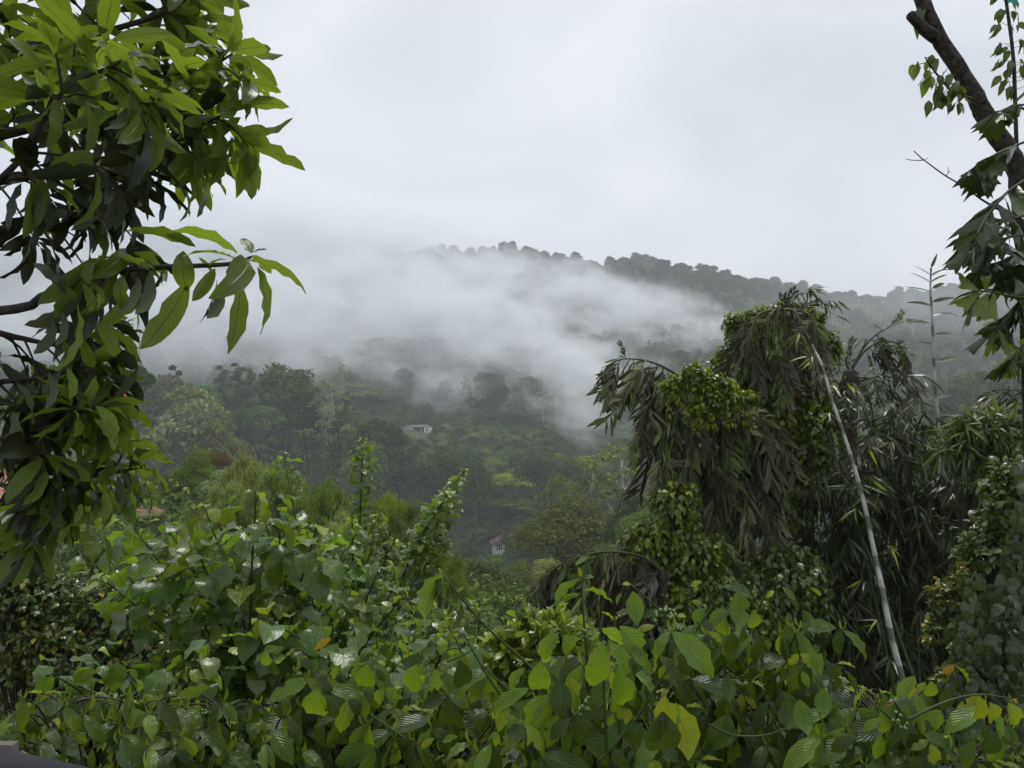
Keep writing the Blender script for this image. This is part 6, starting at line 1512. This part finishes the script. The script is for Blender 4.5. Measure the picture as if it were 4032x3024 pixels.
T('bush', 'shrubby', 0, 'crown_lime', 646, 500, 56, 'bright green bush up against the hanging vine bush', width_px=52, fine=.4, cat='bush')
T('tree', 'round', 1, 'crown_mid', 636, 480, 90, 'mid green tree behind the bright green bush', width_px=50, fine=.5)
T('bush', 'shrubby', 1, 'crown_mid', 497, 552, 205, 'small green bush right under the windows of the red roofed house', width_px=26, cat='bush')
# the near left valley side
T('tree', 'round', 0, 'crown_lime', 196, 448, 62, 'bright green cauliflower crowned tree left of the bamboo grove', width_px=38, fine=.4)
T('tree', 'round', 1, 'crown_lime', 222, 462, 60, 'lower bright green crown next to the bamboo grove', width_px=40, fine=.4)
T('tree', 'round', 2, 'crown_mid', 176, 470, 64, 'shadowy green tree left of the bright green ones', width_px=44, fine=.4)
T('bush', 'shrubby', 1, 'crown_rust', 207, 449, 66, 'rust brown round bush behind the bright green tree', width_px=13, fine=.3, cat='bush', group='rust brown bushes')
T('bush', 'shrubby', 2, 'crown_rust', 223, 451, 66, 'wider rust brown bush nearer the leaning bare stick', width_px=17, fine=.3, cat='bush', group='rust brown bushes')
T('bush', 'shrubby', 0, 'crown_rust', 205, 505, 45, 'dry brown bush below the bright green tree', width_px=30, fine=.3, cat='bush')
for k, (px, py, Y, w, lab) in enumerate([(250, 452, 36, 60, 'feathery bamboo grove left of the bare poles'), (278, 462, 33, 50, 'bamboo plume just behind the bare poles'), (232, 478, 34, 50, 'drooping bamboo at the left edge of the grove'), (325, 478, 32, 46, 'bamboo plume right of the bare poles'), (385, 490, 26, 60, 'bamboo behind the leafy spire'), (415, 500, 26, 50, 'bamboo under the leaning shoot'), (345, 510, 24, 50, 'bamboo filling in below the leafy spire'), (180, 520, 30, 50, 'bamboo behind the yellow shrub tips on the left'), (440, 545, 24, 44, 'low bamboo below the leaning shoot'), (300, 500, 28, 56, 'bamboo in front of the bare poles')]):
    T('bamboo', 'bamboo', k % 3, 'crown_bamboo', px, py, Y, lab, width_px=w, fine=.42, cat='bamboo', group='bamboo plumes in the valley', rot=k * .9)
MAT['straw'] = plain_mat('straw_pole', (0.15, 0.135, 0.09), (0.26, 0.24, 0.17), 3, .7, .1)
for k, (p0, p1, Y, lab) in enumerate([((288, 452), (294, 497), 33, 'thickest of the bare pale bamboo poles'), ((295.5, 446), (297.5, 480), 34, 'bare pole just right of the thickest one'), ((304, 455), (309.5, 485), 33, 'bent thin bare pole'), ((309.5, 450), (313, 520), 32, 'tall bare pole standing right of the others'), ((353, 454), (343, 500), 30, 'bare pole leaning right beside the leafy spire'), ((209, 434), (230, 455), 40, 'bare stick leaning left over the bamboo grove')]):
    a = Acc(); top_, bot = P(*p0, Y), P(*p1, Y); foot = bot + nrm(bot - top_) * max(1.0, (bot[2] - float(ground(bot[0], Y))) * .8)
    a.tube(spline([foot, bot, (bot + top_) / 2 + (.03, 0, 0), top_], 9), .055 if k in (0, 3) else .035, .012, 6, 0, np.random.default_rng(k), .08)
    tag(a.build('bare_pole', [MAT['straw']], loc=foot), lab, 'pole', 'bare bamboo poles')
# unnamed wood of the valley floor and the lower slopes, each tree on its own, kept off the houses' fronts
rng = np.random.default_rng(77)
def cap(px, Y):
    if px < 345: return 376 if Y > 245 else 420
    if px < 400: return 424
    if px < 446: return 452
    if px < 620: return 449
    return 446
kinds = [('round', 0, 'crown_mid'), ('round', 1, 'crown_dark'), ('round', 2, 'crown_olive'), ('flat', 0, 'crown_mid'), ('tall', 1, 'crown_dark'), ('cone', 1, 'crown_dark'), ('airy', 0, 'crown_mid'), ('dome', 1, 'crown_dark'), ('flat', 1, 'crown_pale'), ('round', 0, 'crown_dark')]
desc = {'round': 'round crowned', 'flat': 'flat crowned', 'tall': 'narrow tall', 'cone': 'conical', 'airy': 'thin crowned', 'dome': 'domed'}
tone = {'crown_mid': 'green', 'crown_dark': 'dark green', 'crown_olive': 'olive', 'crown_pale': 'grey green'}
done = []; todo = []
for i in range(2600):
    if len(done) >= 150:
        break
    Y = rng.uniform(135, 340); px = rng.uniform(130, 690)
    if px > 620 and Y < 180: continue
    x = (px - 512) / FOC * Y; g = float(ground(x, Y)); k = int(rng.integers(0, len(kinds))); H = rng.uniform(9, 17)
    q = pix(np.array((x, Y, g + H)))[0]; gq = pix(np.array((x, Y, g)))[0]
    if q[1] < cap(px, Y) or gq[1] < 430: continue
    if 478 < px < 516 and Y < 240 and q[1] < 556: continue
    if 396 < px < 446 and q[1] < 452: continue
    if any((x - a_) ** 2 + (Y - b_) ** 2 < 52 for a_, b_ in done): continue
    done.append((x, Y)); kd, vr, mt = kinds[k]
    todo.append((kd, vr, mt, x, Y, g, H, q, rng.uniform(0, 6)))
LM = [((285, 385), 'the big domed tree'), ((328, 400), 'the white trunk'), ((378, 430), 'the round dark tree by the foggy house'), ((418, 430), 'the foggy white house'), ((498, 545), 'the red roofed house'), ((500, 490), 'the layered light green tree'),
      ((566, 520), 'the large olive brown tree'), ((615, 480), 'the airy tree'), ((363, 480), 'the leafy spire'), ((450, 500), 'the leaning leafy shoot'), ((300, 470), 'the bare poles'), ((205, 460), 'the bright green tree'), ((188, 420), 'the brownish spreading tree'), ((238, 385), 'the twin crowned tall tree'), ((570, 425), 'the plume of fog'), ((630, 400), 'the arching dead frond')]
labels = []
for kd, vr, mt, x, Y, g, H, q, ro in todo:
    cx, cy_ = q[0], q[1] + 4.0 * FOC / Y
    c = sorted(LM, key=lambda l: (l[0][0] - cx) ** 2 + (l[0][1] - cy_) ** 2)
    lab = None
    for lm in c[:3]:
        dx, dy = cx - lm[0][0], cy_ - lm[0][1]
        w = ('left of' if dx < 0 else 'right of') if abs(dx) > 1.6 * abs(dy) else ('above' if dy < 0 else 'below') if abs(dy) > 1.6 * abs(dx) else ('above and left of' if dx < 0 else 'above and right of') if dy < 0 else ('below and left of' if dx < 0 else 'below and right of')
        for far_ in ('', 'well ') if math.hypot(dx, dy) < 45 else ('well ', ''):
            for sz in ('', 'taller ' if H > 13 else 'shorter ', 'broad ' if H > 12 else 'small '):
                t_ = '%s%s %s tree %s%s %s' % (sz, tone[mt], desc[kd], far_, w, lm[1])
                if t_ not in labels and len(t_.split()) <= 16:
                    lab = t_; break
            if lab: break
        if lab: break
    lab = lab or ' '.join(t_.split()[:16]); labels.append(lab)
    tree('tree', kd, vr, mt, (x, Y, g), H, lab, 'tree', 'wood of the valley and the lower slopes', ro, 1.0, .8, 'pale_bark' if kd == 'airy' else 'far_bark')
# trees of the near slope, behind the bushes
for k, (px, py, Y, mat, w) in enumerate([(560, 610, 30, 'crown_mid', 90), (470, 640, 22, 'crown_dark', 90), (610, 600, 32, 'crown_mid', 70), (420, 620, 24, 'crown_mid', 80), (700, 590, 26, 'crown_dark', 90), (330, 600, 20, 'crown_dark', 90), (240, 560, 22, 'crown_mid', 90), (130, 560, 22, 'crown_dark', 90), (50, 560, 24, 'crown_dark', 90), (800, 600, 22, 'crown_dark', 100), (960, 540, 20, 'crown_dark', 110), (90, 520, 34, 'crown_mid', 60), (60, 500, 40, 'crown_mid', 50)]):
    T('bush', 'shrubby', k % 3, mat, px, py, Y, '%s bush %s' % (tone[mat], ['before the olive trees', 'behind the lime bush', 'behind the dead arch', 'behind the mound of small heart leaves', 'behind the hanging vine bush', 'behind the heart leaved shrub with yellow buds', 'behind the large leafy shrub', 'behind the left part of the large leafy shrub', 'behind the small leaved shrub', 'behind the dark vine tangle', 'behind the bamboo clump', 'below the red flowered tree', 'by the salmon roof'][k]), width_px=w, fine=.35, cat='bush')

# ------------------------------------------------------------------ undergrowth on the near slope
rng = np.random.default_rng(9); a = Acc(); n = 60000
y = 1.2 + 75 * rng.random(n) ** 1.5; x = rng.uniform(-.85, .85, n) * (y + 2); z = ground(x, y) + rng.random(n) ** 1.5 * (0.9 + 0.05 * y)
scatter(a, np.column_stack((x, y, z)), unit(rng, n), unit(rng, n) * .7 + (0, 0, 1), rng.uniform(.1, .22, n) * (1 + y / 18), rng.uniform(.05, .1, n) * (1 + y / 18), rng.random(n))
MAT['under'] = crown_mat('undergrowth', (0.014, 0.028, 0.010), (0.05, 0.075, 0.024), .2)
tag(a.build('undergrowth', [MAT['under']]), 'dark leafy undergrowth covering the slope below the bushes', kind='stuff')

# ------------------------------------------------------------------ balcony railing in the near corner
MAT['rail'] = plain_mat('dark_painted_metal', (0.012, 0.013, 0.017), (0.022, 0.023, 0.03), 8, .75, .15)
MAT['block'] = plain_mat('grey_brown_concrete', (0.10, 0.085, 0.08), (0.16, 0.14, 0.13), 14, .9, .4)
r0_ = empty('railing', P(-60, 770, .62) + (0, 0, -.9), 'dark rounded handrail out of focus in the bottom left corner', 'railing')
a = Acc(); a.tube(spline(PL([(-260, 762, .58), (-100, 771, .60), (0, 781, .62), (60, 791, .66), (130, 808, .72), (260, 854, .85)]), 24), .021, .021, 16)
relbuild(a, 'handrail', [MAT['rail']], r0_)
for px in (-200, 230):
    a = Acc(); p = P(px, 800 if px < 0 else 850, .6 if px < 0 else .82); a.tube([p + (0, 0, -.95), p], .012, .012, 10); relbuild(a, 'baluster', [MAT['rail']], r0_)
b0 = P(12.5, 745, 1.6)
a = Acc(); a.box((b0[0] - 1.2, 1.6, -4.6), (b0[0], 1.62, b0[2]))
tag(a.build('gate_pillar', [MAT['block']], smooth=False, loc=(b0[0] - .6, 1.7, -4.6)), 'grey brown concrete block just above the dark handrail', 'pillar')
